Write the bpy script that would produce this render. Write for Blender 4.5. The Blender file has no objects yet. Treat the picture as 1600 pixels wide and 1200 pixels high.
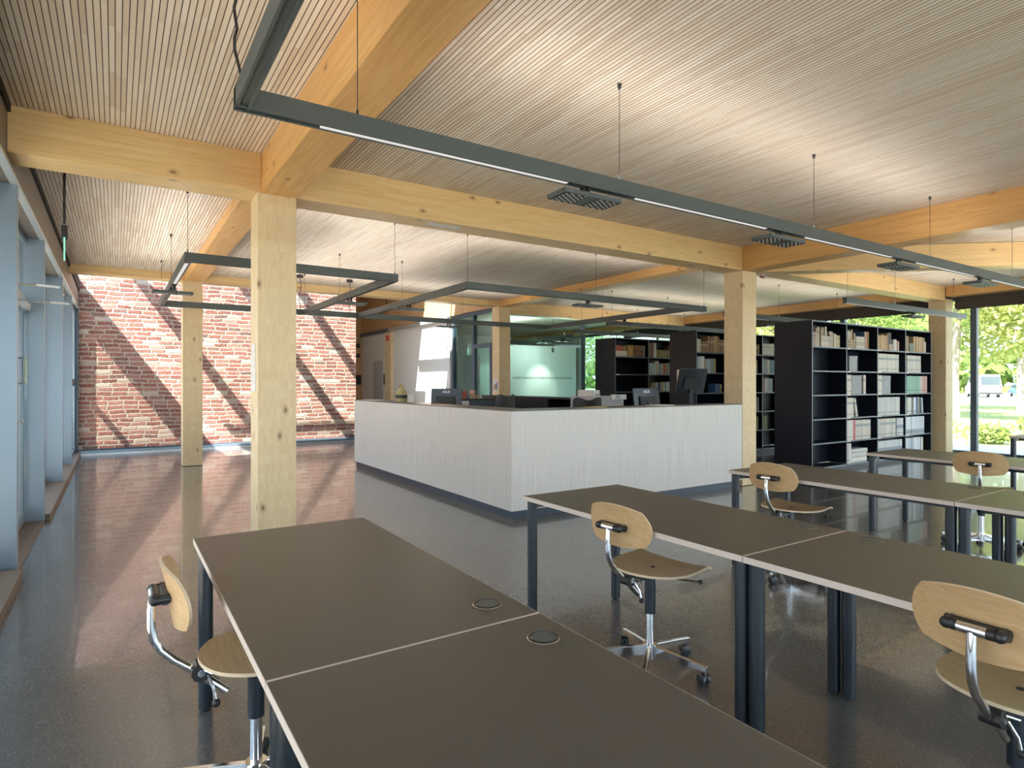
import bpy, bmesh, math, random
from mathutils import Vector, Matrix
random.seed(7)
S = bpy.context.scene
COL = S.collection
PI = math.pi

# ------------------------------------------------------------------ camera, sky, sun, exposure
cam_d = bpy.data.cameras.new('camera')
cam_d.sensor_width = 36.0
cam_d.lens = 950 / 1600 * 36.0
cam_d.shift_y = -1 / 1600
cam_d.clip_end = 400
cam = bpy.data.objects.new('camera', cam_d)
COL.objects.link(cam)
cam.location = (0, 0, 1.40)
cam.rotation_euler = (PI / 2, 0, -math.atan2(620, 950))
S.camera = cam

world = bpy.data.worlds.new('World')
S.world = world
world.use_nodes = True
wn = world.node_tree
wn.nodes.clear()
wo = wn.nodes.new('ShaderNodeOutputWorld')
wb = wn.nodes.new('ShaderNodeBackground')
wr = wn.nodes.new('ShaderNodeValToRGB')
wg = wn.nodes.new('ShaderNodeTexCoord')
ws = wn.nodes.new('ShaderNodeSeparateXYZ')
wn.links.new(wg.outputs['Generated'], ws.inputs[0])
wn.links.new(ws.outputs['Z'], wr.inputs[0])
wr.color_ramp.elements[0].position = 0.0
wr.color_ramp.elements[0].color = (0.86, 0.93, 1.0, 1)
wr.color_ramp.elements[1].position = 0.75
wr.color_ramp.elements[1].color = (0.50, 0.72, 1.0, 1)
wb.inputs['Strength'].default_value = 4.2
wn.links.new(wr.outputs[0], wb.inputs['Color'])
wn.links.new(wb.outputs[0], wo.inputs[0])

sun_d = bpy.data.lights.new('sun', 'SUN')
sun_d.energy = 26.0
sun_d.angle = math.radians(0.6)
sun_d.color = (1.0, 0.93, 0.82)
sun = bpy.data.objects.new('sun', sun_d)
COL.objects.link(sun)
sun.location = (-20, 0, 30)
sun.rotation_euler = Vector((1.0, 0.36, -1.43)).to_track_quat('-Z', 'Y').to_euler()


def portal(name, loc, rot, sx, sy):
    d = bpy.data.lights.new(name, 'AREA')
    d.shape = 'RECTANGLE'
    d.size, d.size_y = sx, sy
    d.cycles.is_portal = True
    o = bpy.data.objects.new(name, d)
    COL.objects.link(o)
    o.location = loc
    o.rotation_euler = rot


XL, XR, YB = -0.69, 13.75, -4.5          # glass line by the entrance, glass line by the lawn, glass line behind the tables
portal('portal_rear', (6.5, YB - .05, 1.5), (PI / 2, 0, 0), 14.4, 3.0)
portal('portal_entrance', (XL - .08, 4.9, 1.45), (PI / 2, 0, -PI / 2), 18.8, 2.8)
portal('portal_lawn', (XR + .08, 5.5, 1.45), (PI / 2, 0, PI / 2), 20.0, 2.8)
portal('portal_skylight', (3.3, 14.15, 4.5), (0, 0, 0), 7.8, 1.9)

S.view_settings.view_transform = 'Standard'
S.view_settings.look = 'None'
S.view_settings.gamma = 1.0
S.view_settings.use_curve_mapping = False
S.view_settings.exposure = 0.55
S.cycles.use_denoising = True
try:
    S.cycles.denoiser = 'OPENIMAGEDENOISE'
    S.cycles.denoising_input_passes = 'RGB_ALBEDO_NORMAL'
except Exception:
    pass
S.cycles.max_bounces = 10
S.cycles.diffuse_bounces = 6
S.cycles.glossy_bounces = 4
S.cycles.transparent_max_bounces = 16
S.cycles.sample_clamp_indirect = 6.0
S.cycles.caustics_reflective = False
S.cycles.caustics_refractive = False

# ------------------------------------------------------------------ materials


class NT:
    def __init__(self, name):
        self.m = bpy.data.materials.new(name)
        self.m.use_nodes = True
        self.t = self.m.node_tree
        self.t.nodes.clear()
        self.out = self.t.nodes.new('ShaderNodeOutputMaterial')

    def n(self, kind, **kw):
        o = self.t.nodes.new('ShaderNode' + kind)
        for k, v in kw.items():
            if k.startswith('i_'):
                key = k[2:]
                key = int(key) if key.isdigit() else key.replace('_', ' ')
                if isinstance(v, bpy.types.NodeSocket):
                    self.t.links.new(v, o.inputs[key])
                else:
                    o.inputs[key].default_value = v
            else:
                setattr(o, k, v)
        return o

    def math(self, op, a, b=0.0, c=0.0):
        o = self.t.nodes.new('ShaderNodeMath')
        o.operation = op
        for i, v in enumerate((a, b, c)):
            if isinstance(v, bpy.types.NodeSocket):
                self.t.links.new(v, o.inputs[i])
            else:
                o.inputs[i].default_value = v
        return o.outputs[0]

    def mix(self, f, a, b, mode='MIX'):
        o = self.t.nodes.new('ShaderNodeMix')
        o.data_type = 'RGBA'
        o.blend_type = mode
        for k, v in ((0, f), (6, a), (7, b)):
            if isinstance(v, bpy.types.NodeSocket):
                self.t.links.new(v, o.inputs[k])
            else:
                o.inputs[k].default_value = v if k == 0 else (*v[:3], 1)
        return o.outputs[2]

    def ramp(self, f, stops):
        o = self.t.nodes.new('ShaderNodeValToRGB')
        self.t.links.new(f, o.inputs[0])
        e = o.color_ramp.elements
        while len(e) < len(stops):
            e.new(0.5)
        for i, (p, c) in enumerate(stops):
            e[i].position = p
            e[i].color = (*c, 1) if isinstance(c, tuple) else (c, c, c, 1)
        return o.outputs[0]

    def surf(self, color, rough=0.5, metal=0.0, spec=0.5, bump=None, bs=0.2, bd=0.01, coat=0.0, emit=None, es=0.0):
        p = self.n('BsdfPrincipled')
        for key, v in (('Base Color', color), ('Roughness', rough), ('Metallic', metal), ('Specular IOR Level', spec), ('Coat Weight', coat)):
            if isinstance(v, bpy.types.NodeSocket):
                self.t.links.new(v, p.inputs[key])
            elif isinstance(v, tuple):
                p.inputs[key].default_value = (*v[:3], 1)
            else:
                p.inputs[key].default_value = v
        if emit:
            p.inputs['Emission Color'].default_value = (*emit, 1)
            p.inputs['Emission Strength'].default_value = es
        if bump is not None:
            b = self.n('Bump', i_Strength=bs, i_Distance=bd, i_Height=bump)
            self.t.links.new(b.outputs[0], p.inputs['Normal'])
        self.t.links.new(p.outputs[0], self.out.inputs[0])
        return self.m


def plain(name, c, rough=0.5, metal=0.0, spec=0.5, grain=0.06, scale=60, vary=0.0, **kw):
    k = NT(name)
    tc = k.n('TexCoord')
    no = k.n('TexNoise', i_Vector=tc.outputs['Object'], i_Scale=scale, i_Detail=3.0)
    col = k.mix(no.outputs[0], tuple(x * (1 - grain) for x in c), tuple(min(1, x * (1 + grain)) for x in c))
    if vary:
        col = k.mix(k.math('MULTIPLY', k.n('ObjectInfo').outputs['Random'], vary), col, tuple(x * .45 for x in c))
    return k.surf(col, rough, metal, spec, **kw)


AX = {'x': (0, 1, 2), 'y': (1, 0, 2), 'z': (2, 0, 1)}


def timber(name, axis, light=(.86, .64, .33), dark=(.75, .51, .22), lam=.04, knots=1.0, lam_axis=1, rough=.45, red=(0.70, 0.40, 0.17), local=False):
    """glued laminated spruce: grain along AXIS, lamellas stacked across, knots"""
    k = NT(name)
    src = k.n('TexCoord').outputs['Object'] if local else k.n('NewGeometry').outputs['Position']
    sp = k.n('SeparateXYZ', i_0=src)
    a, b, c = (sp.outputs[i] for i in AX[axis])
    la = (a, b, c)[lam_axis]
    row = k.math('FLOOR', k.math('DIVIDE', la, lam))
    off = k.n('TexWhiteNoise', noise_dimensions='1D')
    k.t.links.new(row, off.inputs['W'])
    seg = k.math('FLOOR', k.math('ADD', k.math('DIVIDE', a, 1.7), k.math('MULTIPLY', off.outputs[0], 9.0)))
    tone = k.n('TexWhiteNoise', noise_dimensions='2D', i_Vector=k.n('CombineXYZ', i_0=row, i_1=seg).outputs[0])
    v = k.n('CombineXYZ', i_0=k.math('MULTIPLY', a, .9), i_1=k.math('MULTIPLY', b, 16.0), i_2=k.math('ADD', k.math('MULTIPLY', c, 16.0), k.math('MULTIPLY', seg, 3.7))).outputs[0]
    gr = k.n('TexNoise', i_Vector=v, i_Scale=2.2, i_Detail=5.0, i_Roughness=.6, i_Distortion=.6)
    fine = k.n('TexNoise', i_Vector=v, i_Scale=11.0, i_Detail=3.0)
    base = k.mix(k.ramp(gr.outputs[0], [(.36, 0.0), (.64, 1.0)]), dark, light)
    base = k.mix(k.math('MULTIPLY', tone.outputs[0], .32), base, red)
    base = k.mix(k.math('MULTIPLY', fine.outputs[0], .18), base, (.9, .68, .36))
    kv = k.n('CombineXYZ', i_0=k.math('ADD', k.math('MULTIPLY', a, 2.0), k.math('MULTIPLY', gr.outputs[0], .06)), i_1=k.math('MULTIPLY', k.math('ADD', b, c), 3.6)).outputs[0]
    vo = k.n('TexVoronoi', voronoi_dimensions='2D', i_Vector=kv, i_Scale=1.0, i_Randomness=1.0)
    spot = k.ramp(vo.outputs['Distance'], [(.026, 1.0), (.046, .45), (.11, 0.0)])
    keep = k.math('GREATER_THAN', k.n('SeparateColor', i_0=vo.outputs['Color']).outputs[0], 1.0 - .55 * knots)
    col = k.mix(k.math('MULTIPLY', k.math('MULTIPLY', spot, keep), .85), base, (.24, .10, .035))
    return k.surf(col, rough, spec=.4, bump=fine.outputs[0], bs=.05)


def veneer(name, axis='x', light=(.66, .46, .25), dark=(.55, .355, .17), rough=.38):
    k = NT(name)
    tc = k.n('TexCoord')
    sp = k.n('SeparateXYZ', i_0=tc.outputs['Object'])
    a, b, c = (sp.outputs[i] for i in AX[axis])
    v = k.n('CombineXYZ', i_0=k.math('MULTIPLY', a, 2.0), i_1=k.math('MULTIPLY', b, 40.0), i_2=k.math('MULTIPLY', c, 40.0)).outputs[0]
    gr = k.n('TexNoise', i_Vector=v, i_Scale=2.5, i_Detail=6.0, i_Distortion=1.0)
    col = k.mix(k.ramp(gr.outputs[0], [(.35, 0.0), (.68, 1.0)]), dark, light)
    return k.surf(col, rough, spec=.45)


def slats(name):
    k = NT(name)
    g = k.n('NewGeometry')
    sp = k.n('SeparateXYZ', i_0=g.outputs['Position'])
    x, y = sp.outputs[0], sp.outputs[1]
    q = k.math('DIVIDE', x, .0305)
    row = k.math('FLOOR', q)
    fr = k.math('FRACT', q)
    off = k.n('TexWhiteNoise', noise_dimensions='1D')
    k.t.links.new(row, off.inputs['W'])
    seg = k.math('FLOOR', k.math('ADD', k.math('DIVIDE', y, .55), k.math('MULTIPLY', off.outputs[0], 7.0)))
    tone = k.n('TexWhiteNoise', noise_dimensions='2D', i_Vector=k.n('CombineXYZ', i_0=row, i_1=seg).outputs[0])
    big = k.n('TexNoise', i_Vector=k.n('CombineXYZ', i_0=k.math('MULTIPLY', x, 1.2), i_1=k.math('MULTIPLY', y, .35)).outputs[0], i_Scale=1.0, i_Detail=3.0)
    grain = k.n('TexNoise', i_Vector=k.n('CombineXYZ', i_0=k.math('MULTIPLY', x, 160.0), i_1=k.math('MULTIPLY', y, 5.0)).outputs[0], i_Scale=1.0, i_Detail=2.0)
    col = k.ramp(tone.outputs[0], [(0.0, (.68, .56, .45)), (.35, (.78, .68, .56)), (.7, (.83, .75, .64)), (1.0, (.88, .82, .73))])
    col = k.mix(k.math('MULTIPLY', big.outputs[0], .35), col, (.78, .62, .47))
    col = k.mix(k.math('MULTIPLY', grain.outputs[0], .25), col, (.60, .45, .30))
    gap = k.math('GREATER_THAN', k.math('ABSOLUTE', k.math('SUBTRACT', fr, .5)), .42)
    col = k.mix(gap, col, (.085, .045, .02))
    return k.surf(col, .6, spec=.3)


def brick(name, light=True):
    k = NT(name)
    g = k.n('NewGeometry')
    sp = k.n('SeparateXYZ', i_0=g.outputs['Position'])
    wob = k.n('TexNoise', i_Vector=g.outputs['Position'], i_Scale=3.0, i_Detail=2.0)
    wob2 = k.n('TexNoise', i_Vector=g.outputs['Position'], i_Scale=17.0, i_Detail=2.0)
    wz = k.math('ADD', k.math('MULTIPLY', k.math('SUBTRACT', wob.outputs[0], .5), .06), k.math('MULTIPLY', k.math('SUBTRACT', wob2.outputs[0], .5), .035))
    u = k.math('ADD', k.math('ADD', sp.outputs[0], sp.outputs[1]), wz)
    z = k.math('ADD', sp.outputs[2], wz)
    H, W = .088, .265
    q = k.math('DIVIDE', z, H)
    row = k.math('FLOOR', q)
    rn = k.n('TexWhiteNoise', noise_dimensions='1D')
    k.t.links.new(row, rn.inputs['W'])
    p = k.math('DIVIDE', k.math('ADD', u, k.math('MULTIPLY', rn.outputs[0], 1.7)), W)
    ci = k.math('FLOOR', p)
    tone = k.n('TexWhiteNoise', noise_dimensions='2D', i_Vector=k.n('CombineXYZ', i_0=row, i_1=ci).outputs[0])
    dz = k.math('MULTIPLY', k.math('SUBTRACT', .5, k.math('ABSOLUTE', k.math('SUBTRACT', k.math('FRACT', q), .5))), H)
    dx = k.math('MULTIPLY', k.math('SUBTRACT', .5, k.math('ABSOLUTE', k.math('SUBTRACT', k.math('FRACT', p), .5))), W)
    edge = k.math('MINIMUM', dx, dz)
    rag = k.n('TexNoise', i_Vector=g.outputs['Position'], i_Scale=26.0, i_Detail=4.0)
    face = k.n('MapRange', i_0=k.math('ADD', edge, k.math('MULTIPLY', k.math('SUBTRACT', rag.outputs[0], .5), .02)))
    face.inputs[1].default_value = .008
    face.inputs[2].default_value = .016
    mot = k.n('TexNoise', i_Vector=g.outputs['Position'], i_Scale=40.0, i_Detail=4.0)
    bc = k.ramp(tone.outputs[0], [(0.0, (.19, .055, .045)), (.18, (.30, .10, .08)), (.36, (.40, .165, .13)), (.5, (.24, .075, .06)), (.62, (.44, .215, .17)), (.72, (.13, .075, .07)), (.80, (.35, .13, .10)), (.88, (.46, .33, .27)), (1.0, (.60, .52, .46))])
    bc = k.mix(k.ramp(mot.outputs[0], [(.44, 0.0), (.74, .8)]), bc, (.50, .37, .31))
    mc = k.mix(mot.outputs[0], (.42, .34, .28), (.58, .50, .43))
    col = k.mix(face.outputs[0], mc, bc)
    hgt = k.math('ADD', face.outputs[0], k.math('MULTIPLY', mot.outputs[0], .5))
    return k.surf(col, .85, spec=.2, bump=hgt, bs=.7, bd=.012)


def concrete(name):
    k = NT(name)
    g = k.n('NewGeometry')
    big = k.n('TexNoise', i_Vector=g.outputs['Position'], i_Scale=.8, i_Detail=4.0, i_Roughness=.6)
    mid = k.n('TexNoise', i_Vector=g.outputs['Position'], i_Scale=9.0, i_Detail=4.0)
    v1 = k.n('TexVoronoi', i_Vector=g.outputs['Position'], i_Scale=170.0)
    s1 = k.n('SeparateColor', i_0=v1.outputs['Color'])
    v2 = k.n('TexVoronoi', i_Vector=g.outputs['Position'], i_Scale=75.0)
    s2 = k.n('SeparateColor', i_0=v2.outputs['Color'])
    base = k.mix(big.outputs[0], (.112, .112, .108), (.172, .170, .164))
    base = k.mix(k.math('MULTIPLY', s1.outputs[0], .6), base, (.070, .069, .067))
    base = k.mix(k.math('MULTIPLY', k.math('GREATER_THAN', s1.outputs[1], .92), .4), base, (.28, .27, .25))
    sp = k.math('MULTIPLY', k.math('LESS_THAN', v2.outputs['Distance'], .18), k.math('GREATER_THAN', s2.outputs[0], .965))
    base = k.mix(sp, base, (.5, .45, .38))
    rough = k.n('MapRange', i_0=mid.outputs[0])
    rough.inputs[3].default_value = .15
    rough.inputs[4].default_value = .27
    return k.surf(base, rough.outputs[0], spec=1.0, bump=mid.outputs[0], bs=.02, coat=.35)


def glass(name, tint=(.96, .98, .97), refl=.06):
    k = NT(name)
    tr = k.n('BsdfTransparent', i_Color=(*tint, 1))
    gl = k.n('BsdfGlossy', i_Roughness=.0)
    lw = k.n('LayerWeight', i_Blend=.25)
    f = k.math('MINIMUM', k.math('ADD', refl, k.math('MULTIPLY', lw.outputs['Fresnel'], .5)), .85)
    mx = k.n('MixShader', i_0=f, i_1=tr.outputs[0], i_2=gl.outputs[0])
    k.t.links.new(mx.outputs[0], k.out.inputs[0])
    return k.m


def emitter(name, c, s):
    k = NT(name)
    e = k.n('Emission', i_Color=(*c, 1), i_Strength=s)
    k.t.links.new(e.outputs[0], k.out.inputs[0])
    return k.m


def leafy(name, a, b):
    k = NT(name)
    g = k.n('NewGeometry')
    no = k.n('TexNoise', i_Vector=g.outputs['Position'], i_Scale=1.3, i_Detail=3.0)
    wn_ = k.n('TexNoise', i_Vector=g.outputs['Position'], i_Scale=9.0)
    col = k.mix(k.ramp(no.outputs[0], [(.35, 0.0), (.65, 1.0)]), a, b)
    col = k.mix(k.math('MULTIPLY', wn_.outputs[0], .4), col, b)
    d = k.n('BsdfDiffuse', i_Color=col)
    t = k.n('BsdfTranslucent', i_Color=col)
    mx = k.n('MixShader', i_0=.45, i_1=d.outputs[0], i_2=t.outputs[0])
    k.t.links.new(mx.outputs[0], k.out.inputs[0])
    return k.m


def banded(name, c, band, z0, z1, rough=.55):
    """cover colour C with a printed band between two heights of the spine"""
    k = NT(name)
    tc = k.n('TexCoord')
    sp = k.n('SeparateXYZ', i_0=tc.outputs['Generated'])
    f = k.math('MULTIPLY', k.math('GREATER_THAN', sp.outputs[2], z0), k.math('LESS_THAN', sp.outputs[2], z1))
    no = k.n('TexNoise', i_Vector=tc.outputs['Object'], i_Scale=30.0)
    col = k.mix(k.math('MULTIPLY', no.outputs[0], .2), c, tuple(x * .75 for x in c))
    ran = k.n('ObjectInfo')
    col = k.mix(k.math('MULTIPLY', ran.outputs['Random'], .55), col, tuple(x * .55 for x in c))
    return k.surf(k.mix(f, col, band), rough)


def streaked(name, a, b, rough=.5, sx=70.0, sz=1.3):
    """pale stained veneer with upright streaks"""
    k = NT(name)
    g = k.n('NewGeometry')
    sp = k.n('SeparateXYZ', i_0=g.outputs['Position'])
    u = k.math('ADD', sp.outputs[0], sp.outputs[1])
    n1 = k.n('TexNoise', i_Vector=k.n('CombineXYZ', i_0=k.math('MULTIPLY', u, sx), i_1=k.math('MULTIPLY', sp.outputs[2], sz)).outputs[0], i_Scale=1.0, i_Detail=4.0, i_Roughness=.65)
    return k.surf(k.mix(k.ramp(n1.outputs[0], [(.3, 0.0), (.7, 1.0)]), a, b), rough, spec=.35)


M = {}
M['beam_x'] = timber('beam_timber_across', 'x', lam_axis=2)
M['beam_y'] = timber('beam_timber_along', 'y', lam_axis=2, light=(.74, .44, .16), dark=(.60, .31, .09), red=(.62, .30, .10))
M['beam_d'] = timber('beam_timber_diagonal', 'x', lam_axis=2, local=True)
M['col_z'] = timber('column_timber', 'z', light=(.86, .72, .47), dark=(.77, .60, .35), lam_axis=0, lam=.075, red=(.74, .54, .30), knots=1.25)
M['clad'] = timber('cladding_timber', 'y', lam_axis=2, lam=.09, light=(.60, .36, .18), dark=(.50, .28, .13), knots=.5, red=(.5, .27, .14))
M['slats'] = slats('ceiling_slats')
M['brick'] = brick('old_brick')
M['floor'] = concrete('polished_concrete')
M['glass'] = glass('window_glass')
M['room_glass'] = glass('partition_glass', (.74, .93, .91), .03)
M['alu'] = plain('grey_aluminium', (.25, .32, .39), .30, .55, grain=.03)  # bluish base tint stands in for the sky reflected by the posts
M['alu_light'] = plain('pale_aluminium', (.62, .64, .65), .3, .6, grain=.03)
M['fascia'] = plain('bronze_fascia', (.17, .14, .115), .5, grain=.05)
M['gap'] = plain('dark_gap', (.02, .016, .012), .9)
M['blue_frame'] = plain('blue_grey_frame', (.085, .12, .165), .4, grain=.05)
M['track'] = plain('track_grey', (.095, .115, .116), .42, .25, grain=.03)
M['track_dark'] = plain('track_black', (.022, .023, .024), .5, grain=.03)
M['lens'] = plain('lens_white', (.75, .75, .72), .3)
M['diffuser'] = emitter('light_strip', (1.0, .97, .90), .55)
M['wire'] = plain('wire_black', (.03, .03, .03), .5)
M['top'] = plain('linoleum_top', (.088, .082, .071), .38, spec=.5, grain=.05, scale=9)
M['edge'] = plain('ply_edge', (.66, .58, .52), .55, grain=.08, scale=120)
M['leg'] = plain('blue_black_steel', (.014, .024, .036), .30, .2, spec=.7, grain=.03)
M['chrome'] = plain('chrome', (.80, .81, .83), .12, 1.0, grain=.02)
M['ply'] = veneer('oak_ply', 'y')
M['ply_edge'] = plain('ply_edge_light', (.72, .58, .40), .5, grain=.05)
M['black'] = plain('black_plastic', (.016, .017, .019), .4, grain=.05)
M['caster'] = plain('caster_plastic', (.045, .055, .065), .35, grain=.05)
M['counter'] = streaked('limed_wood', (.68, .66, .63), (.80, .79, .77))
M['counter_top'] = plain('counter_top_dark', (.10, .095, .085), .35, grain=.05)
M['toe'] = plain('toe_kick_blue', (.035, .055, .085), .4, grain=.05)
M['case_sheen'] = plain('bookcase_edge_sheen', (.13, .17, .20), .4, grain=.05)  # paler blue-grey puts the light reflected by the front edges into the colour
M['case'] = plain('bookcase_navy', (.0075, .0100, .019), .42, spec=.35, grain=.05)
M['white'] = plain('white_plaster', (.80, .79, .78), .85, grain=.02, scale=6)
M['white_gloss'] = plain('white_plastic', (.78, .78, .77), .4, grain=.02)
M['paper'] = plain('paper_white', (.80, .79, .77), .7, grain=.03)
M['grey_pale'] = plain('copier_grey', (.50, .51, .54), .5, grain=.02)
M['grey_box'] = plain('grey_board', (.33, .36, .38), .6, grain=.05)
M['pages'] = plain('page_edges', (.62, .55, .43), .8, grain=.12, scale=200)
M['sill'] = plain('brown_sill', (.17, .13, .10), .5, grain=.1, scale=20)
M['blind'] = plain('blind_fabric', (.075, .062, .050), .8, grain=.06, scale=200)
M['exit_green'] = emitter('exit_glow', (.30, .75, .55), .8)
M['roof'] = plain('roof_grey', (.35, .35, .35), .8)
M['soffit'] = plain('soffit_pale', (.55, .52, .48), .8)
M['grass'] = leafy('lawn_green', (.28, .33, .15), (.38, .40, .22))
M['paving'] = plain('pale_paving', (.42, .39, .35), .9, grain=.12, scale=3)
M['asphalt'] = plain('pale_asphalt', (.30, .29, .28), .9, grain=.08, scale=5)
M['leaf_a'] = leafy('leaf_yellow_green', (.30, .36, .10), (.48, .50, .20))
M['leaf_b'] = leafy('leaf_green', (.14, .24, .06), (.28, .36, .11))
M['leaf_c'] = leafy('leaf_pale', (.26, .34, .15), (.42, .46, .22))
M['leaf_g'] = leafy('leaf_lawn', (.18, .26, .06), (.32, .38, .12))
M['bark'] = plain('bark', (.30, .25, .20), .9, grain=.3, scale=12)
M['car_white'] = plain('car_white', (.75, .76, .76), .25, grain=.01)
M['car_glass'] = plain('car_glass', (.05, .07, .08), .1, grain=.01)

# ------------------------------------------------------------------ mesh building


class MB:
    """collects boxes, tubes and prisms and links them as ONE mesh object"""

    def __init__(self):
        self.v, self.f, self.mi, self.mats = [], [], [], []

    def _m(self, m):
        if m not in self.mats:
            self.mats.append(m)
        return self.mats.index(m)

    def add(self, verts, faces, m):
        o = len(self.v)
        self.v += [tuple(p) for p in verts]
        i = self._m(m)
        for f in faces:
            self.f.append([o + a for a in f])
            self.mi.append(i)
        return self

    def box(self, x0, y0, z0, x1, y1, z1, m, mat=None):
        p = [Vector((x, y, z)) for z in (z0, z1) for y in (y0, y1) for x in (x0, x1)]
        if mat is not None:
            p = [mat @ q for q in p]
        return self.add(p, [(0, 2, 3, 1), (4, 5, 7, 6), (0, 1, 5, 4), (2, 6, 7, 3), (0, 4, 6, 2), (1, 3, 7, 5)], m)

    def cbox(self, c, s, m, rz=0, ry=0, rx=0):
        t = Matrix.Translation(c) @ Matrix.Rotation(rz, 4, 'Z') @ Matrix.Rotation(ry, 4, 'Y') @ Matrix.Rotation(rx, 4, 'X')
        return self.box(-s[0] / 2, -s[1] / 2, -s[2] / 2, s[0] / 2, s[1] / 2, s[2] / 2, m, t)

    def tube(self, pts, r, m, n=12, caps=True):
        pts = [Vector(p) for p in pts]
        rs = r if isinstance(r, (list, tuple)) else [r] * len(pts)
        rings, up = [], None
        for i, p in enumerate(pts):
            d = (pts[min(i + 1, len(pts) - 1)] - pts[max(i - 1, 0)]).normalized()
            if up is None:
                up = d.orthogonal().normalized()
            up = (up - d * up.dot(d))
            up = up.normalized() if up.length > 1e-6 else d.orthogonal().normalized()
            w = d.cross(up)
            rings.append([p + (up * math.cos(a) + w * math.sin(a)) * rs[i] for a in (2 * PI * k / n for k in range(n))])
        vs = [q for ring in rings for q in ring]
        fs = [(i * n + k, i * n + (k + 1) % n, (i + 1) * n + (k + 1) % n, (i + 1) * n + k) for i in range(len(pts) - 1) for k in range(n)]
        if caps:
            fs.append(tuple(reversed(range(n))))
            fs.append(tuple((len(pts) - 1) * n + k for k in range(n)))
        return self.add(vs, fs, m)

    def cyl(self, x, y, z0, z1, r, m, n=20, r1=None):
        return self.tube([(x, y, z0), (x, y, z1)], [r, r if r1 is None else r1], m, n)

    def lathe(self, prof, m, x=0, y=0, z=0, n=24):
        vs, fs = [], []
        for r, h in prof:
            vs += [(x + r * math.cos(2 * PI * k / n), y + r * math.sin(2 * PI * k / n), z + h) for k in range(n)]
        for i in range(len(prof) - 1):
            fs += [(i * n + k, i * n + (k + 1) % n, (i + 1) * n + (k + 1) % n, (i + 1) * n + k) for k in range(n)]
        fs.append(tuple(reversed(range(n))))
        fs.append(tuple((len(prof) - 1) * n + k for k in range(n)))
        return self.add(vs, fs, m)

    def ball(self, c, r, m, n=12, sz=1.0):
        pr = [(max(1e-4, r * math.sin(PI * i / 8)), -r * sz * math.cos(PI * i / 8)) for i in range(9)]
        return self.lathe(pr, m, c[0], c[1], c[2], n)

    def prism(self, poly, z0, z1, m, side=None):
        n = len(poly)
        self.add([(x, y, z0) for x, y in poly] + [(x, y, z1) for x, y in poly], [tuple(reversed(range(n))), tuple(range(n, 2 * n))], m)
        return self.add([(x, y, z0) for x, y in poly] + [(x, y, z1) for x, y in poly], [(k, (k + 1) % n, n + (k + 1) % n, n + k) for k in range(n)], side or m)

    def build(self, name, parent=None, smooth=False, bevel=0.0, loc=None):
        me = bpy.data.meshes.new(name)
        me.from_pydata(self.v, [], self.f)
        for m in self.mats:
            me.materials.append(M[m] if isinstance(m, str) else m)
        me.polygons.foreach_set('material_index', self.mi)
        if smooth:
            me.polygons.foreach_set('use_smooth', [True] * len(self.f))
        me.update()
        if smooth:
            try:
                me.set_sharp_from_angle(angle=math.radians(40))
            except Exception:
                pass
        o = bpy.data.objects.new(name, me)
        COL.objects.link(o)
        if parent is not None:
            o.parent = parent
        if loc is not None:
            o.location = loc
        if bevel:
            b = o.modifiers.new('edge', 'BEVEL')
            b.width = bevel
            b.segments = 2
            b.limit_method = 'ANGLE'
        return o


def tag(o, label=None, cat=None, group=None, kind=None):
    for k, v in (('label', label), ('category', cat), ('group', group), ('kind', kind)):
        if v:
            o[k] = v
    return o


def empty(name, loc, rz=0.0):
    o = bpy.data.objects.new(name, None)
    o.empty_display_size = .1
    COL.objects.link(o)
    o.location = loc
    o.rotation_euler = (0, 0, rz)
    return o


def copy_tree(o, parent=None):
    c = o.copy()
    COL.objects.link(c)
    if parent is not None:
        c.parent = parent
    for ch in list(o.children):
        copy_tree(ch, c)
    return c


def bx(name, x0, y0, z0, x1, y1, z1, m, parent=None, bevel=0.0):
    """box whose object origin is its base centre, in the parent's frame when there is one"""
    cx, cy = (x0 + x1) / 2, (y0 + y1) / 2
    return MB().box(x0 - cx, y0 - cy, 0, x1 - cx, y1 - cy, z1 - z0, m).build(name, parent, bevel=bevel, loc=(cx, cy, z0))


def struct(name, *a, label=None, cat=None, **kw):
    return tag(bx(name, *a, **kw), label, cat, kind='structure')


ORD = ['first', 'second', 'third', 'fourth', 'fifth', 'sixth', 'seventh', 'eighth', 'ninth', 'tenth', 'eleventh', 'twelfth', 'thirteenth', 'fourteenth', 'fifteenth', 'sixteenth', 'seventeenth', 'eighteenth', 'nineteenth', 'twentieth']

# ------------------------------------------------------------------ the setting
ZC = 3.25
struct('floor', XL - .22, YB - .06, -.12, XR + .12, 21.2, 0, 'floor')
ce = MB()
ce.box(-.58, YB, ZC, 7.25, 11.87, ZC + .12, 'slats')
ce.box(7.25, YB, ZC, 13.62, 20.5, ZC + .12, 'slats')
tag(ce.build('ceiling'), 'slatted pale wood ceiling', 'ceiling', kind='structure')
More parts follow.
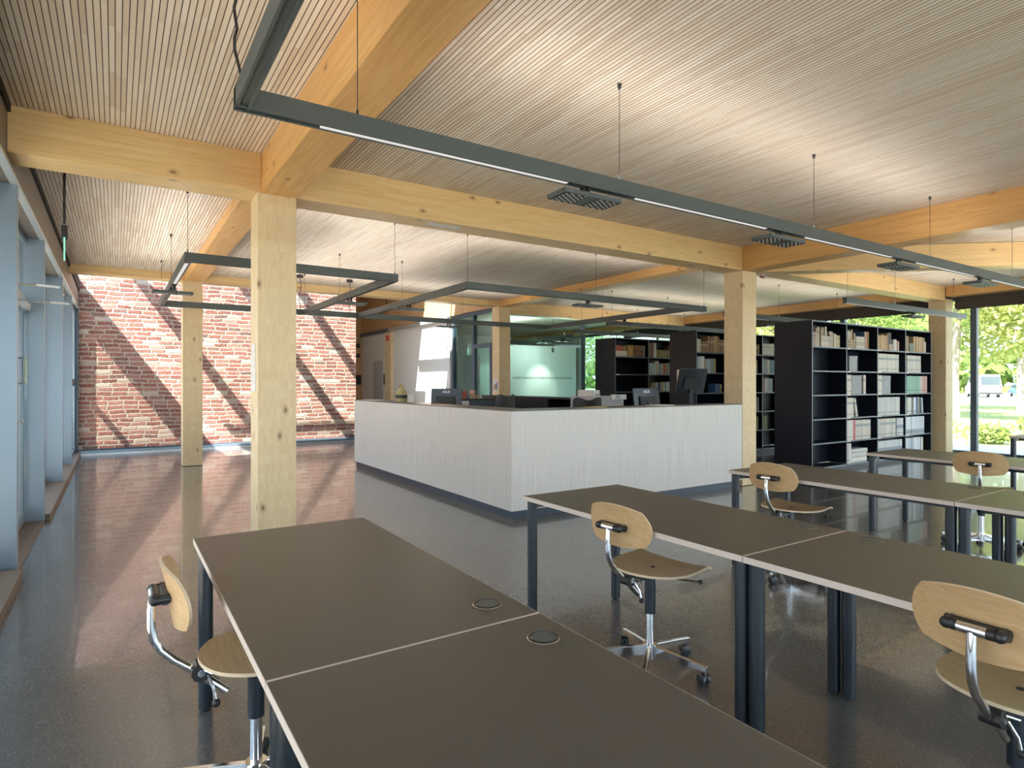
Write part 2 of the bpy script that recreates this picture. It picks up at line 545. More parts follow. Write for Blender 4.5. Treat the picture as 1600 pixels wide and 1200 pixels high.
# roof over it, with the deep eaves by the entrance, and the high roof of the glazed slot by the brick wall
rf = MB()
rf.box(-3.6, YB - .9, ZC + .14, 7.3, 11.9, ZC + .45, 'roof')
rf.box(7.3, YB - .9, ZC + .14, 14.6, 21.4, ZC + .45, 'roof')
rf.box(-3.6, 11.9, ZC + .14, -.92, 13.70, ZC + .45, 'roof')
rf.box(-.80, 11.6, 4.42, 7.4, 13.36, 4.6, 'white')
rf.box(-.80, 15.25, 4.42, 7.4, 21.4, 4.6, 'white')
rf.box(-.85, 11.6, ZC + .1, 7.4, 11.75, 4.5, 'white')
tag(rf.build('roof'), 'flat roof with deep eaves', 'roof', kind='structure')
for i, x in enumerate((-.18, 1.82, 3.05, 5.45)):
    struct('trim_%d' % (20 + i), x, 13.22, 4.2, x + .08, 15.25, 4.46, 'beam_y', label=['rafter by the entrance', 'second rafter', 'third rafter', 'rafter over the passage'][i] + ' of the glazed roof slot', cat='rafter')
struct('trim_24', -.75, 13.55, 4.40, 7.2, 13.60, 4.46, 'alu', label='glazing bar of the glazed roof slot', cat='bar')
struct('window_12', -.75, 13.22, 4.47, 7.35, 15.25, 4.49, 'glass', label='glazed roof slot above the brick wall', cat='skylight')
# brick wall
struct('wall_far', -.62, 14.6, .09, 4.95, 15.05, 4.42, 'brick', label='old brick wall in sun and shadow', cat='wall')
bb = MB().box(-.60, 14.47, 0, 4.97, 14.6, .075, 'alu').box(-.60, 14.44, 0, 4.97, 14.47, .022, 'alu_light').box(-.60, 14.56, .075, 4.95, 14.60, .10, 'blue_frame')
tag(bb.build('baseboard_far'), 'grey metal skirting channel under the brick wall', 'baseboard', kind='structure')
# the high wall beside the passage: white below, ledge, timber cladding above
wc = MB().box(7.2, 13.95, 0, 7.4, 20.6, 3.02, 'white').box(7.2, 13.3, 3.12, 7.4, 20.6, 4.42, 'clad').box(7.2, 11.9, 3.13, 7.4, 13.3, 4.42, 'clad')
tag(wc.build('wall_passage'), 'white wall with timber cladding above', 'wall', kind='structure')
struct('trim_1', 7.12, 13.95, 3.02, 7.4, 18.0, 3.12, 'alu_light', label='pale ledge along the top of the white wall', cat='ledge')
struct('trim_2', 7.12, 18.0, 3.0, 7.4, 20.6, 3.12, 'blue_frame', label='dark ledge along the white passage wall', cat='ledge')
struct('wall_passage_end', 4.5, 20.6, 0, 7.4, 20.8, 4.42, 'clad', label='timber wall at the end of the passage', cat='wall')
struct('wall_passage_side', 4.75, 15.05, 0, 4.95, 20.6, 4.42, 'white', label='white wall behind the brick wall', cat='wall')
ps = MB().box(7.12, 17.75, 0, 7.2, 18.25, 3.0, 'col_z')
tag(ps.build('trim_3'), 'timber post standing against the white wall', 'post', kind='structure')
dr = MB().box(7.18, 18.5, 0, 7.199, 18.58, 2.22, 'white_gloss').box(7.18, 19.5, 0, 7.199, 19.58, 2.22, 'white_gloss').box(7.18, 18.58, 2.14, 7.199, 19.5, 2.22, 'white_gloss')
d4 = dr.build('door_4')
tag(d4, 'white framed doorway in the white passage wall', 'doorway', kind='structure')
bx('leaf', 7.19, 18.58, 0.01, 7.198, 19.5, 2.14, 'grey_pale', d4)
# meeting room behind the counter
struct('wall_meeting', 7.4, 20.5, 0, XR, 20.7, ZC, 'white', label='far wall of the meeting room', cat='wall')


def frame_window(name, plane, at, a0, a1, z0, z1, mull, fm='blue_frame', gm='glass', fw=.07, dep=.1, bars=(), label=None, cat='window'):
    """a glazed front in the plane x=at or y=at between a0 and a1: frame mesh with its panes as one child"""
    f = MB()
    g = MB()

    def put(b, p0, p1, q0, q1, d0, d1, m):
        if plane == 'x':
            b.box(at + d0, p0, q0, at + d1, p1, q1, m)
        else:
            b.box(p0, at + d0, q0, p1, at + d1, q1, m)
    h = dep / 2
    put(f, a0, a1, z0, z0 + fw, -h, h, fm)
    put(f, a0, a1, z1 - fw, z1, -h, h, fm)
    for c in mull:
        put(f, c - fw / 2, c + fw / 2, z0 + fw, z1 - fw, -h, h, fm)
    for (p0, p1, z) in bars:
        put(f, p0, p1, z - .02, z + .02, -h * .6, h * .6, fm)
    put(g, a0 + .01, a1 - .01, z0 + .01, z1 - .01, -.006, .006, gm)
    o = tag(f.build(name), label, cat, kind='structure')
    g.build('pane', o)
    return o


frame_window('window_1', 'y', YB, XL, XR, 0, 3.1, [XL + .04, 1.1, 3.5, 5.9, 8.3, 10.7, XR - .04], 'alu', label='glazed front behind the tables', cat='window')
frame_window('window_2', 'x', XR, YB + .1, 16.6, .0, 3.1, [-2.6, -.1, 2.4, 4.9, 7.4, 9.9, 12.4, 14.3, 16.5], 'blue_frame', fw=.10, label='glazed front towards the lawn', cat='window')
struct('wall_side', XR - .1, 16.6, 0, XR + .1, 20.7, 3.25, 'white', label='closed part of the lawn wall', cat='wall')
struct('trim_4', XR - .22, YB, 0, XR - .06, 16.6, .055, 'blue_frame', label='dark sill under the lawn windows', cat='sill')
struct('trim_5', XR - .14, YB, 3.1, XR + .1, 16.6, 3.37, 'fascia', label='lintel over the lawn windows', cat='lintel')
struct('trim_6', XL, YB - .1, 3.1, XR, YB + .05, 3.37, 'fascia', label='lintel over the rear windows', cat='lintel')
# entrance front
POST = [YB, -1.7, .9, 3.3, 5.7, 7.75, 10.33, 12.43, 14.44]
for i, y in enumerate(POST[1:], 6):
    if y > 14:
        struct('trim_%d' % (i + 1), -.70, y + .08, 0, -.60, y + .16, 3.3, 'blue_frame', label='corner post against the brick wall', cat='post')
    else:
        struct('trim_%d' % (i + 1), -.86, y, .0, -.60, y + .07, 2.86, 'alu', label=['post behind the tables', 'post behind the tables', 'post by the tables', 'post by the tables', 'wide grey post framing the entrance door', 'grey post at the far jamb of the door', 'grey window post beyond the door', 'grey window post next to the brick wall'][i - 6], cat='post', bevel=.004)
for i, (a, b) in enumerate(((YB, -1.7), (-1.63, .9), (.97, 3.3), (3.37, 5.7), (7.82, 10.33), (10.40, 12.43), (12.5, 14.52))):
    gx = -.70 if i == 6 else -.84
    w = MB().box(gx, a, .06, gx + .04, a + .045, 2.86, 'alu').box(gx, b - .045, .06, gx + .04, b, 2.86, 'alu').box(gx, a + .045, .06, gx + .04, b - .045, .12, 'alu').box(gx, a + .045, 2.80, gx + .04, b - .045, 2.86, 'alu')
    if i == 6:
        w.box(gx, a + .045, 1.36, gx + .04, b - .045, 1.48, 'alu')
    wi = tag(w.build('window_%d' % (i + 3)), 'tall fixed pane of the entrance front', 'window', kind='structure')
    MB().box(gx + .015, a + .045, .12, gx + .025, b - .045, 2.80, 'glass').build('pane', wi)
sl = MB()
for a, b in ((YB, 5.62), (7.82, 14.44)):
    sl.box(-.84, a, 0, -.56, b, .06, 'sill')
tag(sl.build('baseboard_entrance'), 'brown timber sill along the entrance front', 'baseboard', kind='structure')
struct('trim_15', -.84, 5.77, 0.0, -.60, 7.75, .012, 'sill', label='metal threshold of the entrance door', cat='threshold')
fs = MB().box(-.70, YB, 2.86, -.60, 14.6, 3.2, 'fascia').box(-.64, YB, 2.85, -.592, 14.6, 2.875, 'alu_light').box(-.70, YB, 3.2, -.58, 14.6, 3.42, 'gap').box(-.92, YB, 2.86, -.70, 12.4, 3.3, 'fascia')
tag(fs.build('trim_16'), 'bronze fascia over the entrance front', 'fascia', kind='structure')


def door_leaf(name, y0, y1, hinge_far, label):
    f = MB()
    x0, x1 = -.805, -.755
    f.box(x0, y0, .02, x1, y0 + .09, 2.2, 'alu').box(x0, y1 - .09, .02, x1, y1, 2.2, 'alu').box(x0, y0 + .09, .02, x1, y1 - .09, .13, 'alu_light').box(x0, y0 + .09, 2.1, x1, y1 - .09, 2.2, 'alu')
    o = tag(f.build(name, bevel=.003), label, 'door', kind='structure')
    MB().box(-.785, y0 + .09, .13, -.715, y1 - .09, 2.1, 'glass').build('pane', o)
    gk = MB().box(-.760, y0 + .088, .13, -.753, y0 + .10, 2.1, 'black').box(-.760, y1 - .10, .13, -.753, y1 - .088, 2.1, 'black')
    gk.build('gasket', o)
    hy = y0 + .05 if hinge_far else y1 - .05
    hd = MB().tube([(-.75, hy, 1.06), (-.69, hy, 1.06), (-.69, hy + (.12 if hinge_far else -.12), 1.06)], .011, 'chrome', 8).box(-.757, hy - .02, .86, -.750, hy + .02, 1.12, 'alu_light')
    hd.tube([(-.75, hy, 1.62), (-.66, hy, 1.62), (-.66, hy, 1.40), (-.75, hy, 1.40)], .012, 'chrome', 8)
    hd.build('handle', o, smooth=True)
    cy = y1 - .35 if hinge_far else y0 + .35
    cl = MB().box(-.755, cy - .13, 2.11, -.69, cy + .13, 2.17, 'alu_light')
    cl.tube([(-.66, cy, 2.18), (-.40, cy + .1, 2.19)], .010, 'alu_light', 8).cbox((-.46, cy + .08, 2.19), (.16, .025, .018), 'alu_light', rz=.37)
    cl.build('door_closer', o)
    return o


door_leaf('door_1', 5.78, 6.74, False, 'glazed entrance door leaf by the wide post')
door_leaf('door_2', 6.76, 7.73, True, 'glazed entrance door leaf beside the window post')
th = MB().box(-.805, 5.77, 2.2, -.75, 7.75, 2.28, 'alu_light').box(-.805, 5.77, 2.80, -.75, 7.75, 2.86, 'alu')
w11 = tag(th.build('window_11'), 'glazed light above the entrance door', 'window', kind='structure')
MB().box(-.785, 5.77, 2.28, -.775, 7.75, 2.80, 'glass').build('pane', w11)

# timber frame
C_ = .30


def column(name, x, y, top, label):
    o = MB().box(-C_ / 2, -C_ / 2, .006, C_ / 2, C_ / 2, top, 'col_z').build(name, bevel=.004, loc=(x + C_ / 2, y + C_ / 2, 0))
    tag(o, label, 'column', 'timber columns', 'structure')
    MB().box(-.11, -.11, 0, .11, .11, .006, 'black').build('base_plate', o)
    return o


c1 = column('timber_column', .958, 5.20, 2.94, 'tall timber column behind the table with the chair by the entrance')
c2 = column('timber_column', 7.145, 5.21, 2.94, 'timber column at the end of the reception counter')
c3 = column('timber_column', .95, 11.575, 3.13, 'timber column in front of the brick wall')
c4 = column('timber_column', 13.30, 5.20, 3.02, 'timber column between bookcase and lawn window')
c5 = column('timber_column', 7.21, 11.575, 3.13, 'timber column with a poster behind the counter')

BM = [
    ('timber_beam', -.60, 5.198, 2.935, .985, 5.50, ZC, 'beam_x', 'cross beam from the entrance front to the tall column'),
    ('timber_beam', 1.26, 5.198, 2.935, 7.12, 5.50, ZC, 'beam_x', 'long cross beam over the front of the reception counter'),
    ('timber_beam', .985, YB, 2.93, 1.262, 5.198, ZC, 'beam_y', 'beam overhead running from the tall column over the tables'),
    ('timber_beam', .985, 5.50, 3.12, 1.262, 11.573, ZC, 'beam_y', 'shallow beam between the two columns by the entrance'),
    ('timber_beam', -.60, 11.573, 3.13, 7.21, 11.87, 3.29, 'beam_x', 'shallow cross beam in front of the brick wall'),
    ('timber_beam', 7.12, YB, 2.93, 7.42, 5.198, ZC, 'beam_y', 'orange beam from the counter column over the tables'),
    ('timber_beam', 7.21, 5.50, 3.12, 7.49, 11.573, ZC, 'beam_y', 'shallow beam over the reception counter'),
    ('timber_beam', 7.42, 5.21, 2.98, 13.3, 5.50, ZC, 'beam_x', 'cross beam above the front bookcase'),
    ('timber_beam', 7.50, 11.573, 2.98, 13.3, 11.87, ZC, 'beam_x', 'cross beam above the glass meeting room'),
    ('timber_beam', 13.30, YB, 3.06, 13.58, 5.20, ZC, 'beam_y', 'edge beam above the lawn window behind the tables'),
    ('timber_beam', 13.30, 5.50, 3.06, 13.58, 20.4, ZC, 'beam_y', 'edge beam above the lawn window behind the bookcases'),
]
for n, x0, y0, z0, x1, y1, z1, m, lb in BM:
    tag(bx(n, x0, y0, z0, x1, y1, z1, m, bevel=.004), lb, 'beam', 'timber beams', 'structure')
ddir = Vector((2.42, -2.12, 0)).normalized()
db = MB().box(0, 0, 0, 7.6, .26, .31, 'beam_d').build('timber_beam', loc=(7.42, 5.155, 2.935), bevel=.004)
db.rotation_euler = (0, 0, math.atan2(ddir.y, ddir.x))
tag(db, 'diagonal beam leaving the counter column', 'beam', 'timber beams', 'structure')
tk = MB().box(-.05, 0, 0, .05, .006, .09, 'brick').build('trim_17', loc=(7.55, 5.19, 2.87))
tag(tk, 'small block at the top of the counter column', 'block', kind='structure')

# blinds over the lawn windows
for y0, y1, lb in ((YB + .2, 5.16, 'dark roller blind cassette over the lawn window by the tables'), (5.55, 14.3, 'dark roller blind cassette behind the bookcases')):
    b = empty('roller_blind', (XR - .12, (y0 + y1) / 2, 2.82))
    tag(b, lb, 'blind', 'roller blinds')
    L = (y1 - y0) / 2
    MB().box(-.05, -L, .02, .0, L, .28, 'blind').build('cassette', b)
    MB().box(-.035, -L + .03, 0, -.015, L - .03, .02, 'black').build('bottom_bar', b)

# ------------------------------------------------------------------ tables
TW, TL, TH = .75, 1.50, .735


def make_table():
    """origin at the corner nearest the entrance and nearest the camera end, on the floor"""
    t = empty('study_table', (0, 0, 0))
    b = MB().box(.0015, .004, TH - .0035, TW - .0015, TL - .004, TH + .0002, 'top').box(0, .001, TH - .024, TW, TL - .001, TH, 'edge')
    b.build('table_top', t)
    for x in (.045, TW - .045):
        for y in (.032, TL - .032):
            g = MB().cyl(0, 0, .012, TH - .0245, .029, 'leg', 28).cyl(0, 0, 0, .012, .02, 'black', 16)
            g.build('leg', t, smooth=True, loc=(x, y, 0))
    fr = MB()
    for y in (.032, TL - .032):
        fr.box(.07, y - .012, TH - .07, TW - .07, y + .012, TH - .0245, 'leg')
    fr.box(.12, .062, TH - .06, .14, TL - .062, TH - .0245, 'leg').box(TW - .14, .062, TH - .06, TW - .12, TL - .062, TH - .0245, 'leg')
    fr.build('underframe', t)
    return t


def grommet(t, y):
    g = MB().lathe([(.040, -.001), (.041, .004), (.036, .006), (.035, .003), (.034, .0025)], 'black', 0, 0, 0, 28)
    o = g.build('cable_grommet', t, smooth=True, loc=(.655, y, TH))
    MB().lathe([(.042, 0), (.0432, .002), (.042, .003)], 'chrome', 0, 0, .0, 28).build('rim', o, smooth=True)
    MB().lathe([(.033, 0), (.033, .002)], 'track', 0, -.002, .003, 24).build('lid', o, smooth=True)


TABLES = [
    (.28, 1.435, 1, 'dark topped table with a chair pushed in, beside the tall timber column'),
    (.28, -.067, -1, 'dark topped table at the camera, bottom of the frame'),
    (2.02, 1.475, 1, 'dark topped table in front of the counter corner, one chair tucked under'),
    (2.02, -.027, -1, 'dark topped table in the second row, cut by the frame edge'),
    (3.94, 1.50, 1, 'dark topped table reaching the counter column, third row'),
    (3.94, -.002, -1, 'dark topped table of the third row, in front of the window-side chair'),
    (6.02, 1.52, 1, 'dark topped table in front of the front bookcase'),
    (6.02, .018, -1, 'dark topped table of the fourth row by the window-side chair'),
    (9.45, 1.50, 1, 'dark topped table near the lawn window'),
]
proto_t = make_table()
base_children = [c for c in proto_t.children]
tabs = []
for i, (x, y, side, lb) in enumerate(TABLES):
    t = proto_t if i == 0 else copy_tree(proto_t)
    t.location = (x, y, 0)
    tag(t, lb, 'table', 'study tables in rows')
    tabs.append(t)
for t, (x, y, side, lb) in zip(tabs, TABLES):
    grommet(t, .135 if side > 0 else TL - .15)

# ------------------------------------------------------------------ swivel chairs


def shell(grid, th, m, medge):
    """a bent plywood sheet from a grid of points (rows x cols) with thickness"""
    r, c = len(grid), len(grid[0])
    P = [[Vector(p) for p in row] for row in grid]
    N = [[None] * c for _ in range(r)]
    for i in range(r):
        for j in range(c):
            du = P[min(i + 1, r - 1)][j] - P[max(i - 1, 0)][j]
            dv = P[i][min(j + 1, c - 1)] - P[i][max(j - 1, 0)]
            n = du.cross(dv)
            N[i][j] = n.normalized() if n.length > 1e-9 else Vector((0, 0, 1))
    b = MB()
    top = [P[i][j] + N[i][j] * th / 2 for i in range(r) for j in range(c)]
    bot = [P[i][j] - N[i][j] * th / 2 for i in range(r) for j in range(c)]
    q = [(i * c + j, (i + 1) * c + j, (i + 1) * c + j + 1, i * c + j + 1) for i in range(r - 1) for j in range(c - 1)]
    b.add(top, q, m)
    b.add(bot, [tuple(reversed(f)) for f in q], m)
    rim = [(0, j) for j in range(c)] + [(i, c - 1) for i in range(1, r)] + [(r - 1, j) for j in range(c - 2, -1, -1)] + [(i, 0) for i in range(r - 2, 0, -1)]
    n = len(rim)
    vs = [top[i * c + j] for i, j in rim] + [bot[i * c + j] for i, j in rim]
    b.add(vs, [(k, n + k, n + (k + 1) % n, (k + 1) % n) for k in range(n)], medge)
    return b


def squircle(u, v, e):
    """map the square [-1,1]^2 to a rounded square"""
    k = 1 - e
    return u * math.sqrt(1 - k * v * v / 2), v * math.sqrt(1 - k * u * u / 2)


def make_chair():
    """faces +x; origin on the floor under the gas column"""
    t = empty('swivel_chair', (0, 0, 0))
    # back: wide bent ply panel, ends curving forward, upper edge leaning back
    G = []
    for i in range(15):
        row = []
        for j in range(21):
            u, v = squircle(-1 + 2 * j / 20, -1 + 2 * i / 14, .36)
            y = u * .188
            z = .740 + v * .092
            hh = abs(u)
            z += .012 * (1 - hh * hh) * (1 if v > 0 else .4) * v
            x = -.258 + .042 * u * u - .014 * v - .010 * max(0, v) ** 2
            row.append((x, y * (1 - .05 * (v + 1) / 2), z))
        G.append(row)
    shell(G, .010, 'ply', 'ply_edge').build('backrest', t, smooth=True)
    # seat: rounded at the rear, straight at the front, dished, front edge rolled over
    G = []
    for i in range(19):
        row = []
        for j in range(21):
            v, u = -1 + 2 * i / 18, -1 + 2 * j / 20
            kv = .92 if v < 0 else .10
            xx = v * math.sqrt(1 - kv * u * u / 2)
            uu = u * math.sqrt(1 - kv * v * v / 2) * (1 - .06 * max(0, -v))
            z = .489 + .013 * uu * uu + .016 * xx * xx - (.020 * ((xx - .72) / .28) ** 2 if xx > .72 else 0)
            row.append((.02 + xx * .195, uu * .212, z))
        G.append(row)
    st = shell(G, .011, 'ply', 'ply_edge').build('seat', t, smooth=True)
    MB().lathe([(.011, 0), (.011, .003), (.005, .0035)], 'black', .02, 0, .494, 12).build('screw_cap', st, smooth=True)
    # bracket on the back
    br = MB()
    br.tube([(-.272, -.075, .740), (-.272, .075, .740)], .016, 'black', 12)
    br.tube([(-.296, -.052, .740), (-.296, .052, .740)], .017, 'black', 12)
    br.tube([(-.300, -.034, .740), (-.300, .034, .740)], .0155, 'chrome', 12)
    for y in (-.062, .062):
        br.tube([(-.262, y, .740), (-.30, y, .740)], .0155, 'black', 14)
        br.ball((-.300, y, .740), .0165, 'black', 12)
    br.build('back_bracket', t, smooth=True)
    MB().tube([(-.302, 0, .733), (-.306, 0, .69), (-.306, 0, .64), (-.299, 0, .60), (-.280, 0, .562), (-.246, 0, .525), (-.20, 0, .487), (-.138, 0, .428), (-.092, 0, .384)], .0125, 'chrome', 14).build('back_tube', t, smooth=True)
    ck = MB().tube([(-.168, -.026, .472), (-.168, .026, .472)], .030, 'black', 10)
    ck.box(-.16, -.020, .453, .03, .020, .478, 'leg').tube([(-.168, -.030, .472), (-.168, .030, .472)], .012, 'chrome', 12)
    ck.build('clamp', t)
    lv = MB().tube([(-.150, -.026, .463), (-.135, -.045, .42), (-.130, -.05, .385)], .005, 'chrome', 8)
    lv.ball((-.129, -.051, .377), .013, 'black')
    lv.tube([(-.16, -.026, .480), (-.14, -.05, .473), (-.12, -.045, .45)], .004, 'chrome', 8)
    lv.build('tilt_lever', t, smooth=True)
    hl = MB().tube([(.06, -.05, .460), (.10, -.11, .443), (.13, -.19, .446)], .005, 'chrome', 8).ball((.132, -.197, .446), .012, 'black')
    hl.build('height_lever', t, smooth=True)
    MB().cyl(0, 0, .275, .472, .0265, 'leg', 24).box(-.08, -.05, .472, .08, .05, .482, 'leg').build('gas_sleeve', t, smooth=True)
    MB().cyl(0, 0, .10, .275, .020, 'chrome', 24).build('column_tube', t, smooth=True)
    hb = MB().cyl(0, 0, .060, .125, .034, 'chrome', 24)
    hb.build('hub', t, smooth=True)
    for k in range(5):
        a = 2 * PI * k / 5
        l = MB()
        n = [Vector((math.cos(a), math.sin(a), 0)), Vector((-math.sin(a), math.cos(a), 0))]

        def pt(r, w, z):
            return n[0] * r + n[1] * w + Vector((0, 0, z))
        q = []
        for r, w, z0, z1 in ((.028, .011, .068, .118), (.16, .010, .066, .104), (.285, .009, .064, .088)):
            q += [pt(r, -w, z0), pt(r, w, z0), pt(r, w, z1), pt(r, -w, z1)]
        l.add(q, [(0, 3, 2, 1), (8, 9, 10, 11)] + [(i * 4 + m, i * 4 + (m + 1) % 4, i * 4 + 4 + (m + 1) % 4, i * 4 + 4 + m) for i in range(2) for m in range(4)], 'chrome')
        lo = l.build('base_leg', t, bevel=.002)
        c = MB()
        p = pt(.275, 0, 0)
        c.tube([p + Vector((0, 0, .050)), p + Vector((0, 0, .068))], .006, 'chrome', 8)
        side = Vector((math.cos(a + 1.1), math.sin(a + 1.1), 0))
        off = Vector((-side.y, side.x, 0)) * .012 + p
        for sgn in (-1, 1):
            cc = off + side * .0135 * sgn + Vector((0, 0, .0265))
            c.tube([cc - side * .0095, cc - side * .007, cc + side * .007, cc + side * .0095], [.022, .0265, .0265, .022], 'caster', 18)
        c.tube([off - side * .02 + Vector((0, 0, .034)), off + side * .02 + Vector((0, 0, .034))], .021, 'black', 12)
        c.build('caster', lo, smooth=True)
    return t


CHAIRS = [
    (.40, 2.20, .0, .05, 'oak swivel chair at the table by the entrance, turned edge-on'),
    (2.20, 2.13, .10, -1.24, 'oak swivel chair tucked under the table by the counter corner'),
    (2.225, .685, -.02, -1.30, 'largest oak swivel chair, its seat and chrome stem cut by the frame edge'),
    (4.11, 2.60, .05, -.5, 'oak swivel chair below the bookcase end panel, in front of the third row'),
    (6.175, 2.15, .30, -.9, 'oak swivel chair facing the lawn window, seen squarely from behind'),
]
proto_c = make_chair()
for i, (x, y, rz, rb, lb) in enumerate(CHAIRS):
    c = proto_c if i == 0 else copy_tree(proto_c)
    c.location = (x, y, 0)
    c.rotation_euler = (0, 0, rz)
    for ch in c.children:
        if ch.name.startswith('base_leg'):
            ch.rotation_euler = (0, 0, rb - rz)
    tag(c, lb, 'chair', 'oak swivel chairs at the tables')

# ------------------------------------------------------------------ reception counter
CX0, CX1, CY0, CY1, CH = 3.40, 7.14, 5.215, 10.10, 1.122
ct = empty('reception_counter', ((CX0 + CX1) / 2, (CY0 + CY1) / 2, 0))
tag(ct, 'L-shaped reception counter of pale limed wood with a dark top', 'counter')


def part(name, x0, y0, z0, x1, y1, z1, m, par, bevel=0.0):
    o = par.location
    return bx(name, x0 - o.x, y0 - o.y, z0 - o.z, x1 - o.x, y1 - o.y, z1 - o.z, m, par, bevel)


part('front_panel', CX0, CY0, .085, CX1, CY0 + .02, CH - .012, 'counter', ct)
part('front_panel', CX0, CY0 + .02, .085, CX0 + .02, CY1, CH - .012, 'counter', ct)
part('end_panel', CX1 - .02, CY0 + .02, .085, CX1, CY0 + .36, CH - .012, 'counter', ct)
part('end_panel', CX0 + .02, CY1 - .02, .085, CX0 + .36, CY1, CH - .012, 'counter', ct)
part('inner_panel', CX0 + .36, CY0 + .34, .085, CX1 - .02, CY0 + .36, CH - .012, 'track', ct)
part('inner_panel', CX0 + .34, CY0 + .34, .085, CX0 + .36, CY1 - .02, CH - .012, 'track', ct)
part('worktop', CX0 + .001, CY0 + .001, CH - .012, CX1 - .001, CY0 + .37, CH, 'counter_top', ct)
part('worktop', CX0 + .001, CY0 + .37, CH - .012, CX0 + .37, CY1 - .001, CH, 'counter_top', ct)
part('toe_kick', CX0 + .03, CY0 + .03, 0, CX1 - .03, CY0 + .30, .085, 'toe', ct)
part('toe_kick', CX0 + .03, CY0 + .30, 0, CX0 + .30, CY1 - .03, .085, 'toe', ct)
part('desk_top', CX0 + .36, CY0 + .36, .71, CX1 - .05, CY0 + 1.15, .735, 'counter_top', ct)
part('desk_top', CX0 + .36, CY0 + 1.15, .71, CX0 + 1.15, CY1 - .05, .735, 'counter_top', ct)
part('leg_panel', CX1 - .09, CY0 + .40, 0, CX1 - .06, CY0 + 1.1, .71, 'track', ct)
part('leg_panel', CX0 + .42, CY1 - .1, 0, CX0 + 1.1, CY1 - .07, .71, 'track', ct)

# low storage behind the counter
lc = empty('low_cabinet', (6.9, 9.8, 0))
tag(lc, 'long black low cabinet behind the counter with an open bay', 'cabinet')
part('top', 6.68, 8.2, 1.115, 7.1, 11.45, 1.145, 'case', lc)
part('back_panel', 7.07, 8.2, .06, 7.1, 11.45, 1.115, 'case', lc)
part('plinth', 6.75, 8.23, 0, 7.07, 11.42, .06, 'case', lc)
part('door', 6.70, 9.06, .06, 6.72, 10.24, 1.115, 'case', lc)
part('door', 6.70, 10.26, .06, 6.72, 11.45, 1.115, 'case', lc)
part('side_panel', 6.70, 8.2, .06, 7.07, 8.38, 1.115, 'case', lc)
part('divider', 6.72, 9.04, .06, 7.07, 9.06, 1.115, 'case', lc)
part('shelf', 6.72, 8.38, .55, 7.07, 9.04, .57, 'case', lc)

# ------------------------------------------------------------------ bookcases and books
ZS = [2.362 - .3805 * k for k in range(6)] + [.078]
BCASES = [('front', 9.03, 5.343, 4), ('middle', 9.00, 7.557, 4), ('rear', 8.97, 9.704, 4)]
cases = {}
for nm, X, Y, nb in BCASES:
    c = empty('bookcase', (X + nb / 2, Y + .32, 0))
    tag(c, {'front': 'tall dark bookcase beside the window column, full of binders', 'middle': 'tall dark bookcase partly hidden by the counter column, notice on its end', 'rear': 'tall dark bookcase farthest behind the counter, beside the glass room'}[nm], 'bookcase', 'dark bookcases')
    cases[nm] = c
    for k in range(nb + 1):
        x = X + k * .998
        if k in (0, nb):
            part('side_panel', x, Y, 0, x + .022, Y + .64, 2.384, 'case', c)
            part('edge_sheen', x, Y - .0015, 0, x + .022, Y, 2.384, 'case_sheen', c)
        else:
            part('divider', x, Y + .004, .09, x + .022, Y + .31, 2.362, 'case', c)
            part('edge_sheen', x, Y + .0025, .09, x + .022, Y + .004, 2.362, 'case_sheen', c)
            part('divider', x, Y + .33, .09, x + .022, Y + .636, 2.362, 'case', c)
    part('edge_sheen', X + .022, Y - .0015, 2.362, X + nb * .998, Y, 2.384, 'case_sheen', c)
    part('top_panel', X + .022, Y, 2.362, X + nb * .998, Y + .64, 2.384, 'case', c)
    part('back_panel', X + .022, Y + .31, .09, X + nb * .998, Y + .33, 2.362, 'case', c)
    for b in range(nb):
        xa, xb = X + b * .998 + .022, X + (b + 1) * .998
        for k, z in enumerate(ZS[1:]):
            s = part('shelf', xa, Y + .001, z - .022, xb, Y + .31, z, 'case', c)
            MB().box(-(xb - xa) / 2, -.1560, .0005, (xb - xa) / 2, -.1545, .0215, 'case_sheen').build('edge_sheen', s)
            if nm == 'front' and b > 0 and k < 5 or (nm == 'rear' and b == 0 and k == 1):
                MB().box(-.49, -.158, .001, -.38, -.156, .021, 'paper').build('label_holder', s)
        if nm != 'front':
            continue
    part('plinth', X + .022, Y + .03, 0, X + nb * .998, Y + .61, .056, 'case', c)

BC = {
    'cream': ((.68, .63, .53), .55), 'ivory': ((.72, .70, .64), .5), 'tan': ((.60, .41, .23), .6), 'brown': ((.22, .115, .06), .6), 'dark red': ((.26, .05, .04), .5),
    'grey green': ((.30, .34, .28), .6), 'pink': ((.66, .36, .33), .5), 'mint green': ((.22, .47, .36), .5), 'blue': ((.09, .19, .42), .5), 'pale blue': ((.45, .58, .66), .5),
    'white': ((.78, .80, .82), .5), 'red': ((.70, .07, .13), .5), 'ochre': ((.55, .35, .10), .6), 'dark grey': ((.13, .14, .15), .6), 'orange red': ((.52, .13, .06), .55), 'yellow': ((.66, .56, .22), .55), 'teal': ((.10, .30, .34), .5), 'olive': ((.30, .29, .12), .6),
}
for k, (c, r) in BC.items():
    M['bk ' + k] = plain('cover_' + k.replace(' ', '_'), c, r, grain=.1, scale=25, vary=.6)
M['bk old'] = banded('cover_old_leather', (.36, .25, .15), (.60, .47, .28), .62, .72)
M['bk worn'] = banded('cover_worn', (.50, .43, .35), (.30, .22, .18), .70, .80)
M['bk banded'] = banded('binder_cream_banded', (.70, .66, .57), (.33, .36, .35), .66, .80)
M['bk banded low'] = banded('binder_white_banded', (.74, .79, .84), (.33, .38, .42), .03, .30)
M['bk label'] = banded('binder_white_label', (.70, .71, .70), (.28, .33, .38), .42, .62)
M['bk grey binder'] = banded('binder_grey_lined', (.62, .62, .60), (.50, .51, .50), .70, .74)
